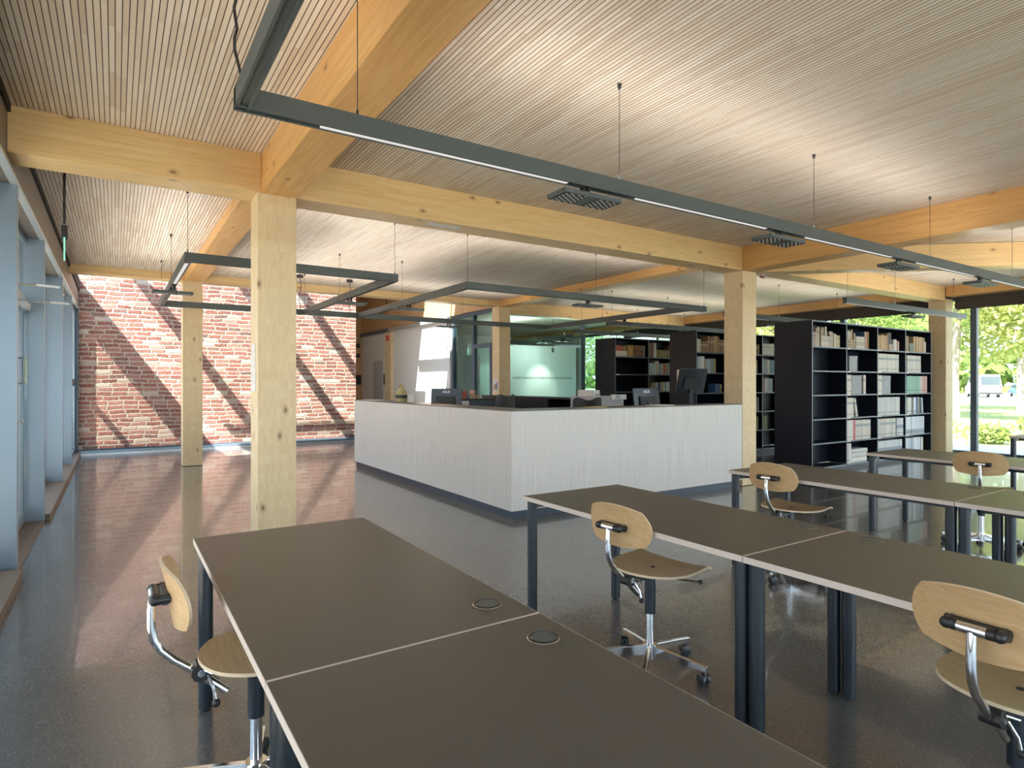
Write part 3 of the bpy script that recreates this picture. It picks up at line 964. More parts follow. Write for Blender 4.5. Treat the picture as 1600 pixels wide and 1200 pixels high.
BN = {'old': 'old leather book', 'worn': 'worn old book', 'banded': 'cream binder with dark label band', 'banded low': 'white binder with grey foot', 'label': 'white binder with square label', 'grey binder': 'pale grey binder'}
SHELF = ['top shelf', 'second shelf', 'third shelf', 'fourth shelf', 'fifth shelf', 'bottom shelf']
_bm = {}


def book_mesh(kind, w, h, d, binder):
    key = (kind, round(w, 3), round(h, 3), round(d, 3), binder)
    if key not in _bm:
        m = 'bk ' + kind
        b = MB()
        if binder:                                     # closed box file: one smooth case with a finger hole
            b.box(-w / 2, 0, 0, w / 2, d, h, m)
            b.lathe([(.012, 0), (.012, .0015)], 'black', 0, 0, 0, 10)
            n = 20
            b.v[-n:] = [(x, -.0005 - (z > 0) * .001, h * .16 + y) for x, y, z in b.v[-n:]]
        else:                                          # covers, rounded spine and a recessed block of pages
            t = .003
            sp = [(-w / 2, .006), (-w / 2 + .2 * w, .0012), (0, 0), (w / 2 - .2 * w, .0012), (w / 2, .006)]
            b.prism(sp + [(w / 2, .010), (-w / 2, .010)], 0, h, m)
            b.box(-w / 2, .010, 0, -w / 2 + t, d, h, m).box(w / 2 - t, .010, 0, w / 2, d, h, m)
            b.box(-w / 2 + t, .010, .004, w / 2 - t, d - .006, h - .004, 'pages')
        o = b.build('book')
        _bm[key] = o.data
        bpy.data.objects.remove(o)
    return _bm[key]


def put_book(kind, w, h, d, x, y, z, lab, grp, binder=False, lean=0.0, flat=False, name=None):
    o = bpy.data.objects.new(name or ('binder' if binder else 'book'), book_mesh(kind, w, h, d, binder))
    COL.objects.link(o)
    o.location = (x, y, z)
    if flat:
        o.rotation_euler = (0, PI / 2, 0)
    elif lean:
        o.rotation_euler = (0, lean, 0)
    return tag(o, lab, 'binder' if binder else 'book', grp)


def fill(case, bay, lev, runs, x_start=.0, inset=.012):
    """runs: (kind, count, width, height, binder) upright; ('gap', width); ('flat', kind, count, thickness, length) stack; ('lean', kind, w, h)"""
    nm, X, Y, nb = [c for c in BCASES if c[0] == case][0]
    x = X + bay * .998 + .024 + x_start
    z = ZS[lev + 1]
    lim = X + (bay + 1) * .998 - .002
    grp = 'books and binders in the %s bookcase' % case
    n = {}
    where = '%s bookcase, %s bay, %s' % (case, ORD[bay], SHELF[lev])

    def lab(desc):
        n[desc] = n.get(desc, 0) + 1
        return '%s %s, %s' % (ORD[n[desc] - 1], desc, where)
    for r in runs:
        if r[0] == 'gap':
            x += r[1]
            continue
        if r[0] == 'flat':
            _, kind, cnt, th, ln = r[:5]
            zz = z + .001
            if x + ln > lim:
                break
            for i in range(cnt):
                o = put_book(kind, th, ln * random.uniform(.94, 1.0), .19, x + .002, Y + inset, zz + th / 2, lab('flat ' + BN.get(kind, kind + ' book')), grp, flat=True)
                zz += th + .001
            o_top = zz
            for q in r[5:]:                            # small books standing on the stack: (kind, w, h, offset)
                put_book(q[0], q[1], q[2], .15, x + q[3] + q[1] / 2, Y + inset + .01, o_top, lab(BN.get(q[0], q[0] + ' book') + ' on a stack'), grp)
            x += ln + .006
            continue
        if r[0] == 'lean':
            _, kind, w, h, a = r[:5]
            o = put_book(kind, w, h, .22, x + h * math.sin(a) + w / 2 + .004, Y + inset, z + math.sin(a) * w / 2 + .001, lab('leaning ' + BN.get(kind, kind + ' book')), grp, binder=True, lean=-a)
            x += h * math.sin(a) + w + .01
            continue
        kind, cnt, w, h, binder = r
        for i in range(cnt):
            ww = w * (1 if binder else random.uniform(.8, 1.2))
            hh = h * (1 if binder else random.uniform(.96, 1.03))
            if x + ww > lim:
                break
            put_book(kind, round(ww, 3), round(hh, 3), .24 if binder else .18, x + ww / 2, Y + inset + (0 if binder else random.uniform(0, .012)), z + .0005, lab(BN.get(kind, kind + (' binder' if binder else ' book'))), grp, binder)
            x += ww + .0015


F = 'front'
fill(F, 0, 0, [('worn', 3, .045, .22, 0), ('worn', 2, .05, .30, 0), ('gap', .03), ('flat', 'cream', 2, .085, .25, ('worn', .04, .13, .02), ('old', .04, .125, .065), ('cream', .045, .145, .14)), ('worn', 2, .05, .25, 0), ('cream', 1, .06, .225, 0), ('worn', 1, .05, .20, 0), ('yellow', 1, .03, .19, 0), ('worn', 1, .04, .2, 0)])
fill(F, 1, 0, [('flat', 'old', 3, .048, .24, ('cream', .05, .14, .06), ('cream', .05, .13, .115), ('tan', .03, .16, .175), ('brown', .02, .165, .21)), ('worn', 1, .05, .25, 0), ('flat', 'cream', 4, .05, .28), ('blue', 1, .02, .3, 0), ('tan', 1, .05, .30, 0), ('pink', 1, .03, .29, 0), ('ochre', 1, .035, .3, 0)])
fill(F, 2, 0, [('tan', 6, .056, .26, 0), ('tan', 1, .025, .31, 0), ('flat', 'worn', 5, .022, .16, ('dark grey', .045, .2, .01), ('dark grey', .05, .2, .06)), ('ivory', 2, .05, .2, 0), ('worn', 1, .06, .19, 0), ('pink', 1, .045, .17, 0)])
fill(F, 3, 0, [('worn', 1, .05, .27, 0), ('tan', 1, .06, .29, 0), ('brown', 1, .03, .28, 0), ('flat', 'grey green', 6, .025, .18), ('tan', 7, .058, .285, 0), ('ivory', 2, .04, .2, 0)])
fill(F, 1, 1, [('gap', .09), ('dark grey', 0, .1, .1, 0)])
fill(F, 2, 1, [('banded', 10, .074, .315, 1)])
fill(F, 3, 1, [('worn', 1, .04, .3, 0), ('pale blue', 1, .03, .31, 0), ('banded', 7, .075, .31, 1)])
fill(F, 1, 2, [('banded', 2, .075, .32, 1), ('gap', .38), ('banded', 1, .06, .32, 1), ('pink', 1, .03, .31, 0)])
fill(F, 2, 2, [('banded', 2, .075, .32, 1)])
fill(F, 3, 2, [('ochre', 1, .03, .29, 0), ('teal', 1, .035, .3, 0), ('mint green', 8, .062, .315, 1), ('ivory', 1, .05, .31, 1), ('pink', 3, .075, .315, 1)])
fill(F, 1, 3, [('banded', 3, .072, .32, 1), ('lean', 'banded', .06, .31, .24)])
fill(F, 2, 3, [('grey binder', 11, .070, .315, 1)])
fill(F, 3, 3, [('mint green', 1, .05, .30, 1), ('pink', 1, .03, .30, 0), ('ivory', 3, .045, .30, 1), ('grey green', 2, .05, .29, 0), ('white', 2, .04, .3, 1), ('blue', 3, .03, .30, 0), ('worn', 2, .035, .3, 0), ('dark grey', 1, .03, .3, 0), ('lean', 'pale blue', .06, .29, .10)])
fill(F, 1, 4, [('ivory', 3, .068, .33, 1), ('red', 1, .062, .335, 1), ('banded', 8, .060, .325, 1)])
fill(F, 2, 4, [('ivory', 1, .07, .32, 1), ('banded', 8, .068, .32, 1), ('grey green', 1, .05, .31, 0), ('label', 4, .060, .315, 1)])
fill(F, 3, 4, [('banded low', 2, .08, .325, 1), ('banded low', 1, .06, .325, 1), ('gap', .02), ('banded low', 4, .085, .325, 1), ('banded low', 2, .07, .325, 1)])
fill(F, 1, 5, [('ivory', 2, .07, .33, 1), ('flat', 'ivory', 3, .075, .52)])
fill(F, 2, 5, [('label', 11, .078, .315, 1)])
fill(F, 3, 5, [('white', 3, .06, .32, 1), ('pale blue', 2, .05, .315, 1), ('white', 4, .07, .32, 1), ('blue', 1, .03, .31, 0), ('white', 1, .06, .315, 1), ('yellow', 1, .035, .31, 0)])
Q = 'middle'
fill(Q, 0, 0, [('ivory', 3, .045, .24, 0), ('old', 4, .05, .20, 0), ('old', 3, .06, .30, 0), ('tan', 2, .06, .31, 0), ('old', 5, .05, .25, 0), ('dark red', 1, .05, .26, 0), ('pale blue', 1, .05, .24, 0)])
fill(Q, 0, 1, [('pale blue', 2, .045, .30, 0), ('white', 3, .05, .30, 0), ('tan', 1, .04, .27, 0), ('pale blue', 4, .045, .26, 0), ('mint green', 1, .04, .27, 0), ('tan', 1, .05, .27, 0)])
fill(Q, 0, 2, [('gap', .55), ('blue', 2, .05, .17, 0), ('old', 1, .05, .16, 0)])
fill(Q, 0, 3, [('gap', .10), ('yellow', 4, .05, .12, 0), ('pink', 3, .05, .13, 0), ('teal', 3, .05, .12, 0), ('old', 3, .05, .13, 0)])
fill(Q, 1, 0, [('old', 3, .06, .28, 0), ('gap', .4), ('tan', 3, .07, .25, 0), ('old', 2, .05, .2, 0)])
fill(Q, 1, 1, [('gap', .5), ('teal', 3, .04, .28, 0), ('ivory', 1, .05, .28, 0), ('brown', 4, .05, .27, 0)])
fill(Q, 1, 3, [('gap', .62), ('red', 1, .06, .29, 0), ('dark grey', 3, .05, .30, 0), ('grey green', 1, .05, .28, 0)])
fill(Q, 1, 4, [('gap', .75), ('olive', 2, .06, .28, 0)])
fill(Q, 2, 0, [('flat', 'ivory', 3, .075, .40), ('worn', 4, .05, .25, 0)])
fill(Q, 2, 1, [('pale blue', 3, .05, .29, 0), ('ivory', 2, .05, .29, 0), ('teal', 6, .05, .28, 0)])
fill(Q, 2, 2, [('pink', 2, .05, .28, 0), ('white', 3, .05, .28, 0), ('pale blue', 2, .05, .28, 0)])
fill(Q, 2, 4, [('olive', 3, .06, .28, 0)])
R_ = 'rear'
fill(R_, 0, 0, [('flat', 'ivory', 1, .12, .35, ('orange red', .09, .12, .02), ('orange red', .09, .11, .12), ('old', .1, .10, .22)), ('ochre', 3, .06, .25, 0), ('flat', 'brown', 5, .05, .28), ('grey green', 1, .06, .25, 0)])
fill(R_, 1, 0, [('brown', 2, .08, .33, 0), ('ivory', 1, .08, .34, 0), ('olive', 8, .05, .18, 0), ('brown', 3, .05, .28, 0)])
fill(R_, 1, 1, [('pale blue', 4, .05, .26, 0), ('ivory', 2, .05, .30, 0), ('olive', 1, .04, .26, 0), ('pale blue', 2, .05, .26, 0), ('orange red', 2, .05, .25, 0), ('grey green', 3, .05, .26, 0)])
fill(R_, 1, 2, [('gap', .09), ('olive', 2, .05, .20, 0), ('ivory', 2, .05, .20, 0), ('blue', 2, .05, .20, 0), ('tan', 2, .06, .21, 0), ('pale blue', 2, .05, .20, 0), ('ivory', 2, .05, .22, 0)])
# grey storage boxes standing between the binders
for bay, lev, dx, w, h, lb in ((1, 1, .12, .25, .255, 'small grey archive box alone on the second shelf'), (1, 2, .20, .30, .31, 'grey archive box between two cream binders'), (2, 2, .17, .32, .315, 'grey archive box with a white label beside cream binders')):
    x0 = BCASES[0][1] + bay * .998 + .024 + dx
    o = MB().box(-w / 2, 0, 0, w / 2, .25, h * .8, 'grey_box').box(-w / 2 - .003, -.003, h * .8, w / 2 + .003, .253, h, 'grey_box').build('archive_box', loc=(x0 + w / 2, BCASES[0][2] + .03, ZS[lev + 1] + .0005))
    tag(o, lb + ' of the front bookcase', 'box', 'grey archive boxes')
    if bay == 2:
        MB().box(-.012, -.0045, h * .45, .012, -.003, h * .72, 'paper').build('label', o)
nt = MB().box(-.0015, -.115, 0, 0, .115, .33, 'paper')
for i in range(9):
    z = .28 - i * .026
    nt.box(-.0022, -.085 + .01 * (i % 3), z, -.0015, .03 + .05 * ((i * 7) % 3) / 2, z + .009, 'track')
tag(nt.build('notice_sheet', loc=(8.999, 7.90, 1.33)), 'white printed notice taped to the end of the middle bookcase', 'notice')


def text_mesh(name, curve, mat):
    tmp = bpy.data.objects.new('tmp_text', curve)
    COL.objects.link(tmp)
    bpy.context.view_layer.update()
    me = bpy.data.meshes.new_from_object(tmp.evaluated_get(bpy.context.evaluated_depsgraph_get()))
    bpy.data.objects.remove(tmp)
    me.materials.clear()
    me.materials.append(M[mat])
    o = bpy.data.objects.new(name, me)
    COL.objects.link(o)
    return o

# ------------------------------------------------------------------ suspended track lights
ZT0, ZT1 = 2.560, 2.648


def track(name, label, segs, wires, heads, strips=(), cups=(), fill_up=0.0, down=0.0):
    """segs: ((x0,y0),(x1,y1)) centre lines of the square profile; wires: (x,y); heads: (x,y,along)"""
    x0, y0 = segs[0][0]
    t = empty('track_light', (x0, y0, ZT0))
    tag(t, label, 'pendant light', 'suspended track lights')
    hw = .03
    for (a, b) in segs:
        h = MB()
        ax, ay, bx_, by = min(a[0], b[0]), min(a[1], b[1]), max(a[0], b[0]), max(a[1], b[1])
        h.box(ax - hw - x0, ay - hw - y0, .010, bx_ + hw - x0, by + hw - y0, ZT1 - ZT0, 'track')
        along = abs(bx_ - ax) > abs(by - ay)
        if along:
            h.box(ax - hw - x0, ay - hw - y0, 0, bx_ + hw - x0, ay - hw + .012 - y0, .010, 'track').box(ax - hw - x0, ay + hw - .012 - y0, 0, bx_ + hw - x0, ay + hw - y0, .010, 'track')
        else:
            h.box(ax - hw - x0, ay - hw - y0, 0, ax - hw + .012 - x0, by + hw - y0, .010, 'track').box(ax + hw - .012 - x0, ay - hw - y0, 0, ax + hw - x0, by + hw - y0, .010, 'track')
        ho = h.build('housing', t)
        if fill_up and (along or name not in ('near',)) and not (not along and 7 < ax < 7.9):
            spans = [(ax, bx_)] if along else [(ay, by)]
            if along:                                   # no added fill where a beam crosses close above
                for g0, g1 in ((.75, 1.55), (6.95, 7.7)):
                    spans = [q for s0, s1 in spans for q in ((s0, min(s1, g0)), (max(s0, g1), s1)) if q[1] - q[0] > .2]
            for s0, s1 in spans:
                L = s1 - s0
                d = bpy.data.lights.new('fill_light', 'AREA')  # added light aimed up to brighten the ceiling, not a lamp of the track
                d.shape = 'RECTANGLE'
                d.size, d.size_y = (L, .04) if along else (.04, L)
                d.energy = fill_up * L
                d.color = (1.0, .95, .90)
                lo = bpy.data.objects.new('fill_light', d)
                COL.objects.link(lo)
                lo.parent = t
                mx, my = ((s0 + s1) / 2, ay) if along else (ax, (s0 + s1) / 2)
                lo.location = (mx - x0, my - y0, ZT1 - ZT0 + .012)
                lo.rotation_euler = (PI, 0, 0)
    for (a, b) in strips:
        if abs(a[0] - b[0]) > abs(a[1] - b[1]):
            MB().box(a[0] - x0, a[1] - .016 - y0, .003, b[0] - x0, a[1] + .016 - y0, .0095, 'diffuser').build('diffuser', t)
        else:
            MB().box(a[0] - .016 - x0, a[1] - y0, .003, a[0] + .016 - x0, b[1] - y0, .0095, 'diffuser').build('diffuser', t)
    for (x, y) in wires:
        w = MB().tube([(x - x0, y - y0, ZT1 - ZT0), (x - x0, y - y0, ZC - ZT0 - .004)], .0022, 'wire', 6)
        w.cyl(x - x0, y - y0, ZT1 - ZT0, ZT1 - ZT0 + .03, .006, 'wire', 8).cyl(x - x0, y - y0, ZC - ZT0 - .034, ZC - ZT0 - .004, .008, 'wire', 8, .014)
        w.build('suspension_wire', t)
    for (x, y) in cups:
        w = MB().cyl(x - x0, y - y0, ZC - ZT0 - .049, ZC - ZT0 - .004, .055, 'black', 20)
        w.tube([(x - x0, y - y0, ZC - ZT0 - .04), (x + .02 - x0, y - y0, ZC - ZT0 - .2), (x - .02 - x0, y - y0, ZC - ZT0 - .42), (x + .02 - x0, y - y0, ZT1 - ZT0)], .006, 'wire', 8)
        w.build('ceiling_cup', t, smooth=True)
    for (x, y, al) in heads:
        e = MB()
        sx, sy = (.215, .088) if al else (.088, .215)
        e.box(-sx, -sy, 0, sx, sy, .026, 'track').box(-.05, -.03, .026, .05, .03, .04, 'track')
        e.cyl(-.02, 0, .04, .075, .016, 'black', 12).cyl(.02, .0, .045, .082, .016, 'black', 12)
        ho = e.build('lamp_head', t, bevel=.002, loc=(x - x0, y - y0, -.082))
        g = MB().box(-sx + .006, -sy + .006, -.0015, -sx * .17 if al else sx - .006, sy - .006 if al else -sy * .17, -.0002, 'track_dark')
        g.box(sx * .17 if al else -sx + .006, -sy + .006 if al else sy * .17, -.0015, sx - .006, sy - .006, -.0002, 'track_dark')
        g.build('lens_panel', ho)
        if down:
            d = bpy.data.lights.new('lamp_light', 'AREA')
            d.shape = 'RECTANGLE'
            d.size, d.size_y = .40, .16
            d.energy = down
            d.color = (1.0, .96, .90)
            lo = bpy.data.objects.new('lamp_light', d)
            COL.objects.link(lo)
            lo.parent = ho
            lo.location = (0, 0, -.012)
            lo.rotation_euler = (.5, 0, 0)
        for s in (-1, 1):
            dd = MB()
            for i in range(6):
                for j in range(5):
                    u = s * (.17 * .215 + .02 + i * .0255)
                    v = -.066 + j * .033 + (.008 if i % 2 else -.008)
                    cx, cy = (u, v) if al else (v, u)
                    dd.lathe([(.0065, -.003), (.0075, -.0016)], 'lens', cx, cy, 0, 8)
            dd.build('lens_grid', ho)
    return t


FILL_UP = 2.3
track('near', 'long L-shaped grey track light overhead, with four lamp panels', [((.45, 2.78), (11.4, 2.78)), ((.45, 2.75), (.45, -3.2))],
      [(.95, 2.78), (2.606, 2.78), (4.727, 2.78), (6.757, 2.78), (8.854, 2.78), (10.8, 2.78), (.45, .9)], [(2.33, 2.78, 1), (4.25, 2.78, 1), (6.12, 2.78, 1), (7.95, 2.78, 1)],
      [((.78, 2.78), (2.2, 2.78)), ((2.75, 2.78), (4.1, 2.78)), ((4.62, 2.78), (6.0, 2.78)), ((6.5, 2.78), (7.8, 2.78)), ((8.3, 2.78), (11.3, 2.78))], fill_up=FILL_UP)
cb = MB()
pts = [(.40 + .006 * math.sin(i * 1.9), 2.62 + .006 * math.cos(i * 1.9) - .012 * max(0, i - 10) * 0, ZC - i * .0402) for i in range(16)]
cb.tube(pts[:-1] + [(.435, 2.70, ZT1 + .01)], .006, 'wire', 8)
cb.cyl(.40, 2.62, ZC - .03, ZC, .04, 'black', 16)
tag(cb.build('power_cable', smooth=True), 'dark twisted power cable dropping from the ceiling to the corner of the long track', 'cable')
track('entrance', 'rectangular track light hung over the entrance floor', [((.58, 6.56), (2.68, 6.56)), ((.58, 6.62), (.58, 10.46)), ((2.68, 6.62), (2.68, 10.46)), ((.58, 10.52), (2.68, 10.52))],
      [(.58, 6.56), (2.68, 6.56), (.58, 8.62), (2.68, 8.60), (.58, 10.52), (2.68, 10.52)], [(.58, 8.35, 1), (2.68, 8.15, 1)], [((.58, 6.7), (.58, 8.1))], cups=[(2.64, 10.66), (3.50, 10.66)], fill_up=FILL_UP)
track('counter', 'large rectangular track light hung over the reception counter', [((3.63, 6.56), (8.0, 6.56)), ((3.63, 6.62), (3.63, 10.46)), ((7.72, 6.62), (7.72, 10.46)), ((2.75, 10.52), (7.72, 10.52))],
      [(3.63, 6.56), (5.70, 6.56), (8.0, 6.56), (3.63, 8.60), (5.7, 10.52), (7.72, 8.7)], [(3.63, 8.35, 1), (5.55, 6.56, 1), (5.4, 10.52, 1), (7.72, 8.1, 1)], fill_up=FILL_UP)
track('aisle', 'straight track light in front of the front bookcase', [((8.86, 4.73), (12.84, 4.73))], [(8.9, 4.73), (10.3, 4.73), (12.4, 4.73)], [(10.9, 4.73, 1)], [((8.9, 4.73), (10.7, 4.73)), ((11.2, 4.73), (12.8, 4.73))], fill_up=FILL_UP)
track('aisle', 'straight track light between the front and middle bookcases', [((8.86, 6.80), (12.84, 6.80))], [(9.0, 6.80), (10.4, 6.80), (12.4, 6.80)], [(10.35, 6.80, 1)], [((8.9, 6.8), (10.1, 6.8)), ((10.65, 6.8), (12.8, 6.8))], fill_up=FILL_UP)
track('aisle', 'straight track light between the middle and rear bookcases', [((8.2, 9.07), (12.84, 9.07))], [(8.3, 9.07), (9.9, 9.07), (12.4, 9.07)], [(10.6, 9.07, 1)], [((8.3, 9.07), (10.4, 9.07)), ((10.9, 9.07), (12.8, 9.07))], fill_up=FILL_UP)
track('aisle', 'straight track light behind the rear bookcase', [((8.9, 10.98), (12.84, 10.98))], [(9.1, 10.98), (10.9, 10.98), (12.6, 10.98)], [(11.6, 10.98, 1)], [((8.95, 10.98), (11.4, 10.98))], fill_up=FILL_UP)
track('meeting', 'track light inside the glass meeting room', [((9.62, 12.0), (9.62, 15.6))], [(9.62, 12.3), (9.62, 13.6), (9.62, 15.4)], [(9.62, 12.35, 1), (9.62, 13.2, 1)], fill_up=12.0, down=11)

# emergency exit sign on its rod, seen from the side
ex = empty('exit_sign', (-.35, 6.2, 2.42), .056)
tag(ex, 'hanging emergency exit sign on a black rod, glowing green, seen edge-on', 'sign')
MB().cyl(0, 0, ZC - 2.42 - .03, ZC - 2.42, .035, 'black', 16).cyl(0, 0, ZC - 2.42 - .09, ZC - 2.42 - .03, .022, 'black', 12).cyl(0, 0, .29, ZC - 2.42 - .09, .010, 'black', 12).build('rod', ex, smooth=True)
MB().box(-.022, -.06, .17, .022, .06, .27, 'black').build('housing', ex, bevel=.004)
MB().box(-.006, -.07, 0, .006, .07, .17, 'exit_green').build('light_panel', ex)

# ------------------------------------------------------------------ glass meeting room
frame_window('window_14', 'y', 11.72, 7.50, 13.3, 0, 3.06, [7.53, 9.76, 13.27], 'blue_frame', 'room_glass', fw=.06, dep=.08, label='glass front of the meeting room', cat='window')
frame_window('window_15', 'x', 7.30, 11.88, 13.95, 0, 3.13, [11.91, 12.86, 13.91], 'blue_frame', 'room_glass', fw=.08, dep=.1, label='glazed side of the meeting room beside the white wall', cat='window')
d3 = MB().box(7.24, 11.96, .02, 7.30, 12.05, 2.34, 'blue_frame').box(7.24, 12.74, .02, 7.30, 12.83, 2.34, 'blue_frame').box(7.24, 12.05, 2.24, 7.30, 12.74, 2.34, 'blue_frame').box(7.24, 12.05, .02, 7.30, 12.74, .12, 'blue_frame')
d3 = tag(d3.build('door_3'), 'dark framed glass door of the meeting room behind the counter', 'door', kind='structure')
MB().box(7.265, 12.05, .12, 7.275, 12.74, 2.24, 'room_glass').build('pane', d3)
# board inside, washed by a lamp
wbd = MB().box(0, 0, .0, 3.6, .06, 2.46, 'white_gloss').build('partition_board', loc=(7.75, 13.95, 0))
tag(wbd, 'tall white board standing behind the meeting room glass', 'board')
for nm_, lx, ly, tx, ty, tz, e in (('meeting_spot', 10.05, 13.35, 10.05, 13.96, 1.15, 60), ('meeting_spot', 8.25, 13.4, 8.25, 13.96, 1.2, 50)):
    ld = bpy.data.lights.new('spot_lamp', 'SPOT')
    ld.energy = e
    ld.spot_size = 1.35
    ld.spot_blend = .85
    ld.shadow_soft_size = .03
    ld.color = (1, .88, .72)
    sp_ = MB().cyl(0, 0, 0, .1, .035, 'track_dark', 16).cyl(0, 0, .1, .115, .05, 'track_dark', 16).cyl(0, 0, .115, 3.25 - 2.25, .006, 'track_dark', 8).build('spot_lamp', smooth=True, loc=(lx, ly, 2.25))
    tag(sp_, 'small dark ceiling spot washing the white board' if e == 60 else 'small dark ceiling spot over the meeting room side wall', 'spotlight')
    lo = bpy.data.objects.new('spot_light', ld)
    COL.objects.link(lo)
    lo.parent = sp_
    lo.location = (0, 0, -.01)
    lo.rotation_euler = (Vector((tx, ty, tz)) - Vector((lx, ly, 2.24))).to_track_quat('-Z', 'Y').to_euler()
pnl = MB()
pnl.box(0, 0, 0, .03, .78, 2.12, 'track_dark')
for i in range(16):
    for j in range(5):
        pnl.box(-.012, .03 + j * .148, 0.25 + i * .117, 0, .03 + j * .148 + .128, 0.25 + i * .117 + .097, 'blue_frame')
tag(pnl.build('acoustic_panel', loc=(7.52, 13.03, 0)), 'dark panel of small blocks standing behind the glass beside the white wall', 'panel')
# lettering on the glass
fc = bpy.data.curves.new('glass_lettering', 'FONT')
fc.body = 'OHMETTANGEWILDHOFNUTZUNGENWIRKUNGEN'
fc.size = .075
fc.extrude = .0005
fc.space_character = 1.0
fo = text_mesh('glass_lettering', fc, 'leg')
fo.location = (7.62, 11.675, 1.50)
fo.rotation_euler = (PI / 2, 0, 0)
tag(fo, 'band of small grey lettering across the meeting room glass', 'lettering')

# ------------------------------------------------------------------ things on and behind the counter


def monitor(x, y, z, rz, w, h, tilt, stand, label, text=False, back_to_cam=True):
    """screen faces local +y; back faces local -y"""
    t = empty('monitor', (x, y, z), rz)
    tag(t, label, 'monitor', 'monitors at the counter')
    r = Matrix.Translation((0, 0, stand)) @ Matrix.Rotation(tilt, 4, 'X')
    MB().box(-w / 2, -.012, 0, w / 2, .012, h, 'leg', r).box(-w * .3, -.035, h * .18, w * .3, -.012, h * .66, 'track_dark', r).build('screen_housing', t, bevel=.003)
    MB().box(-w / 2 + .01, .012, .015, w / 2 - .01, .0135, h - .01, 'black', r).build('screen', t)
    s = MB().box(-.03, -.055, .01, .03, -.030, stand + h * .4, 'leg')
    s.build('stand', t, bevel=.003)
    MB().lathe([(.11, 0), (.11, .01), (.08, .014)], 'leg', 0, -.02, 0, 28).build('base', t)
    if text:
        c = bpy.data.curves.new('logo', 'FONT')
        c.body = 'ASUS'
        c.size = .055
        c.extrude = .0004
        c.align_x = 'CENTER'
        o = text_mesh('logo', c, 'alu_light')
        o.parent = t
        o.matrix_local = r @ Matrix.Translation((0, -.0128, h * .80)) @ Matrix.Rotation(PI / 2, 4, 'X')
    return t


DZ = .735
M['bk dark chair'] = plain('dark_shell', (.028, .020, .022), .45, grain=.04)
M['khaki'] = plain('khaki_paper', (.42, .36, .18), .6, grain=.1)
monitor(6.13, 5.98, DZ, .02, .50, .33, -.12, .27, 'dark monitor seen from behind, pale logo on its back, on the counter desk', True)
monitor(7.02, 6.02, DZ, -.12, .52, .37, .26, .52, 'slim monitor tilted on a tall stand beside the counter column')
monitor(4.06, 8.0, DZ, -.95, .50, .34, -.10, .25, 'black monitor at the far arm of the counter in front of the white wall', True)


def shell_chair(x, y, rz, label, wide=False, up=.30):
    t = empty('shell_chair', (x, y, 0), rz)
    tag(t, label, 'chair', 'dark shell chairs behind the counter')
    G = []
    for i in range(17):
        s = i / 16
        row = []
        for j in range(17):
            u = -1 + 2 * j / 16
            w = .20 + .05 * math.sin(PI * s) if not wide else .24
            w *= 1 - .28 * math.exp(-((s - .45) / .10) ** 2)
            y_ = .20 - .40 * min(1, s / .45) if s < .45 else -.20 - .05 * (s - .45)
            z = .46 + .02 * u * u if s < .45 else .46 + (s - .45) / .55 * .47
            if s > .9:
                z += -.035 * math.cos(u * PI) * (s - .9) / .1 - .05 * abs(u) ** 4 * (s - .9) / .1
            row.append((u * w, y_ + .05 * u * u * (1 if s > .45 else 0), z + up))
        G.append(row)
    shell(G, .012, 'bk dark chair', 'bk dark chair').build('shell', t, smooth=True)
    MB().cyl(0, 0, .09, .455 + up, .03, 'black', 16).build('pillar', t, smooth=True)
    for k in range(5):
        a = 2 * PI * k / 5
        MB().tube([(.02 * math.cos(a), .02 * math.sin(a), .10), (.29 * math.cos(a), .29 * math.sin(a), .065)], [.018, .012], 'black', 8).ball((.29 * math.cos(a), .29 * math.sin(a), .028), .028, 'caster').build('base_leg', t, smooth=True)
    return t


shell_chair(4.78, 7.75, .3, 'dark shell chair with a curved top behind the counter corner')
shell_chair(5.75, 6.95, -.15, 'wide dark chair back behind the counter beside the logo monitor', True, .26)

pr = empty('printer', (6.80, 7.80, 0))
tag(pr, 'pale grey copier with a white control strip behind the counter', 'printer')
MB().box(-.33, -.30, 0, .33, .30, 1.19, 'grey_pale').build('body', pr, bevel=.01)
MB().box(.03, -.33, 1.13, .36, -.301, 1.215, 'paper').box(.12, -.3315, 1.155, .22, -.33, 1.195, 'bk pale blue').box(.05, -.3315, 1.165, .09, -.33, 1.185, 'alu_light').build('control_panel', pr)
MB().box(-.33, -.30, 1.19, -.20, .1, 1.29, 'white_gloss').box(-.29, -.302, 1.20, -.27, -.30, 1.23, 'black').box(-.24, -.302, 1.20, -.22, -.30, 1.23, 'black').build('paper_feed', pr)

ws_ = empty('side_cabinet', (5.85, 10.55, 0))
tag(ws_, 'side cabinet with one white and one dark door behind the counter, books on it', 'cabinet')
MB().box(-.46, -.25, 0, .50, .25, 1.08, 'track').build('body', ws_)
MB().box(-.46, -.27, .05, -.13, -.25, 1.06, 'white_gloss').build('white_door', ws_)
MB().box(-.12, -.27, .05, .50, -.25, 1.06, 'blue_frame').build('dark_door', ws_)
MB().box(-.48, -.28, 1.08, .52, .27, 1.10, 'track_dark').build('top', ws_)
bk = [('mint green', .05, .17), ('tan', .08, .16), ('ivory', .06, .10), ('orange red', .09, .15), ('blue', .04, .08), ('yellow', .07, .09), ('pink', .05, .17), ('ochre', .06, .07)]
x = -.46
for i, (k_, w_, h_) in enumerate(bk):
    put_book(k_, w_, h_, .16, 5.85 + x + w_ / 2, 10.34, 1.1005, '%s book standing on the side cabinet behind the counter' % k_, 'books on the side cabinet')
    x += w_ + .012

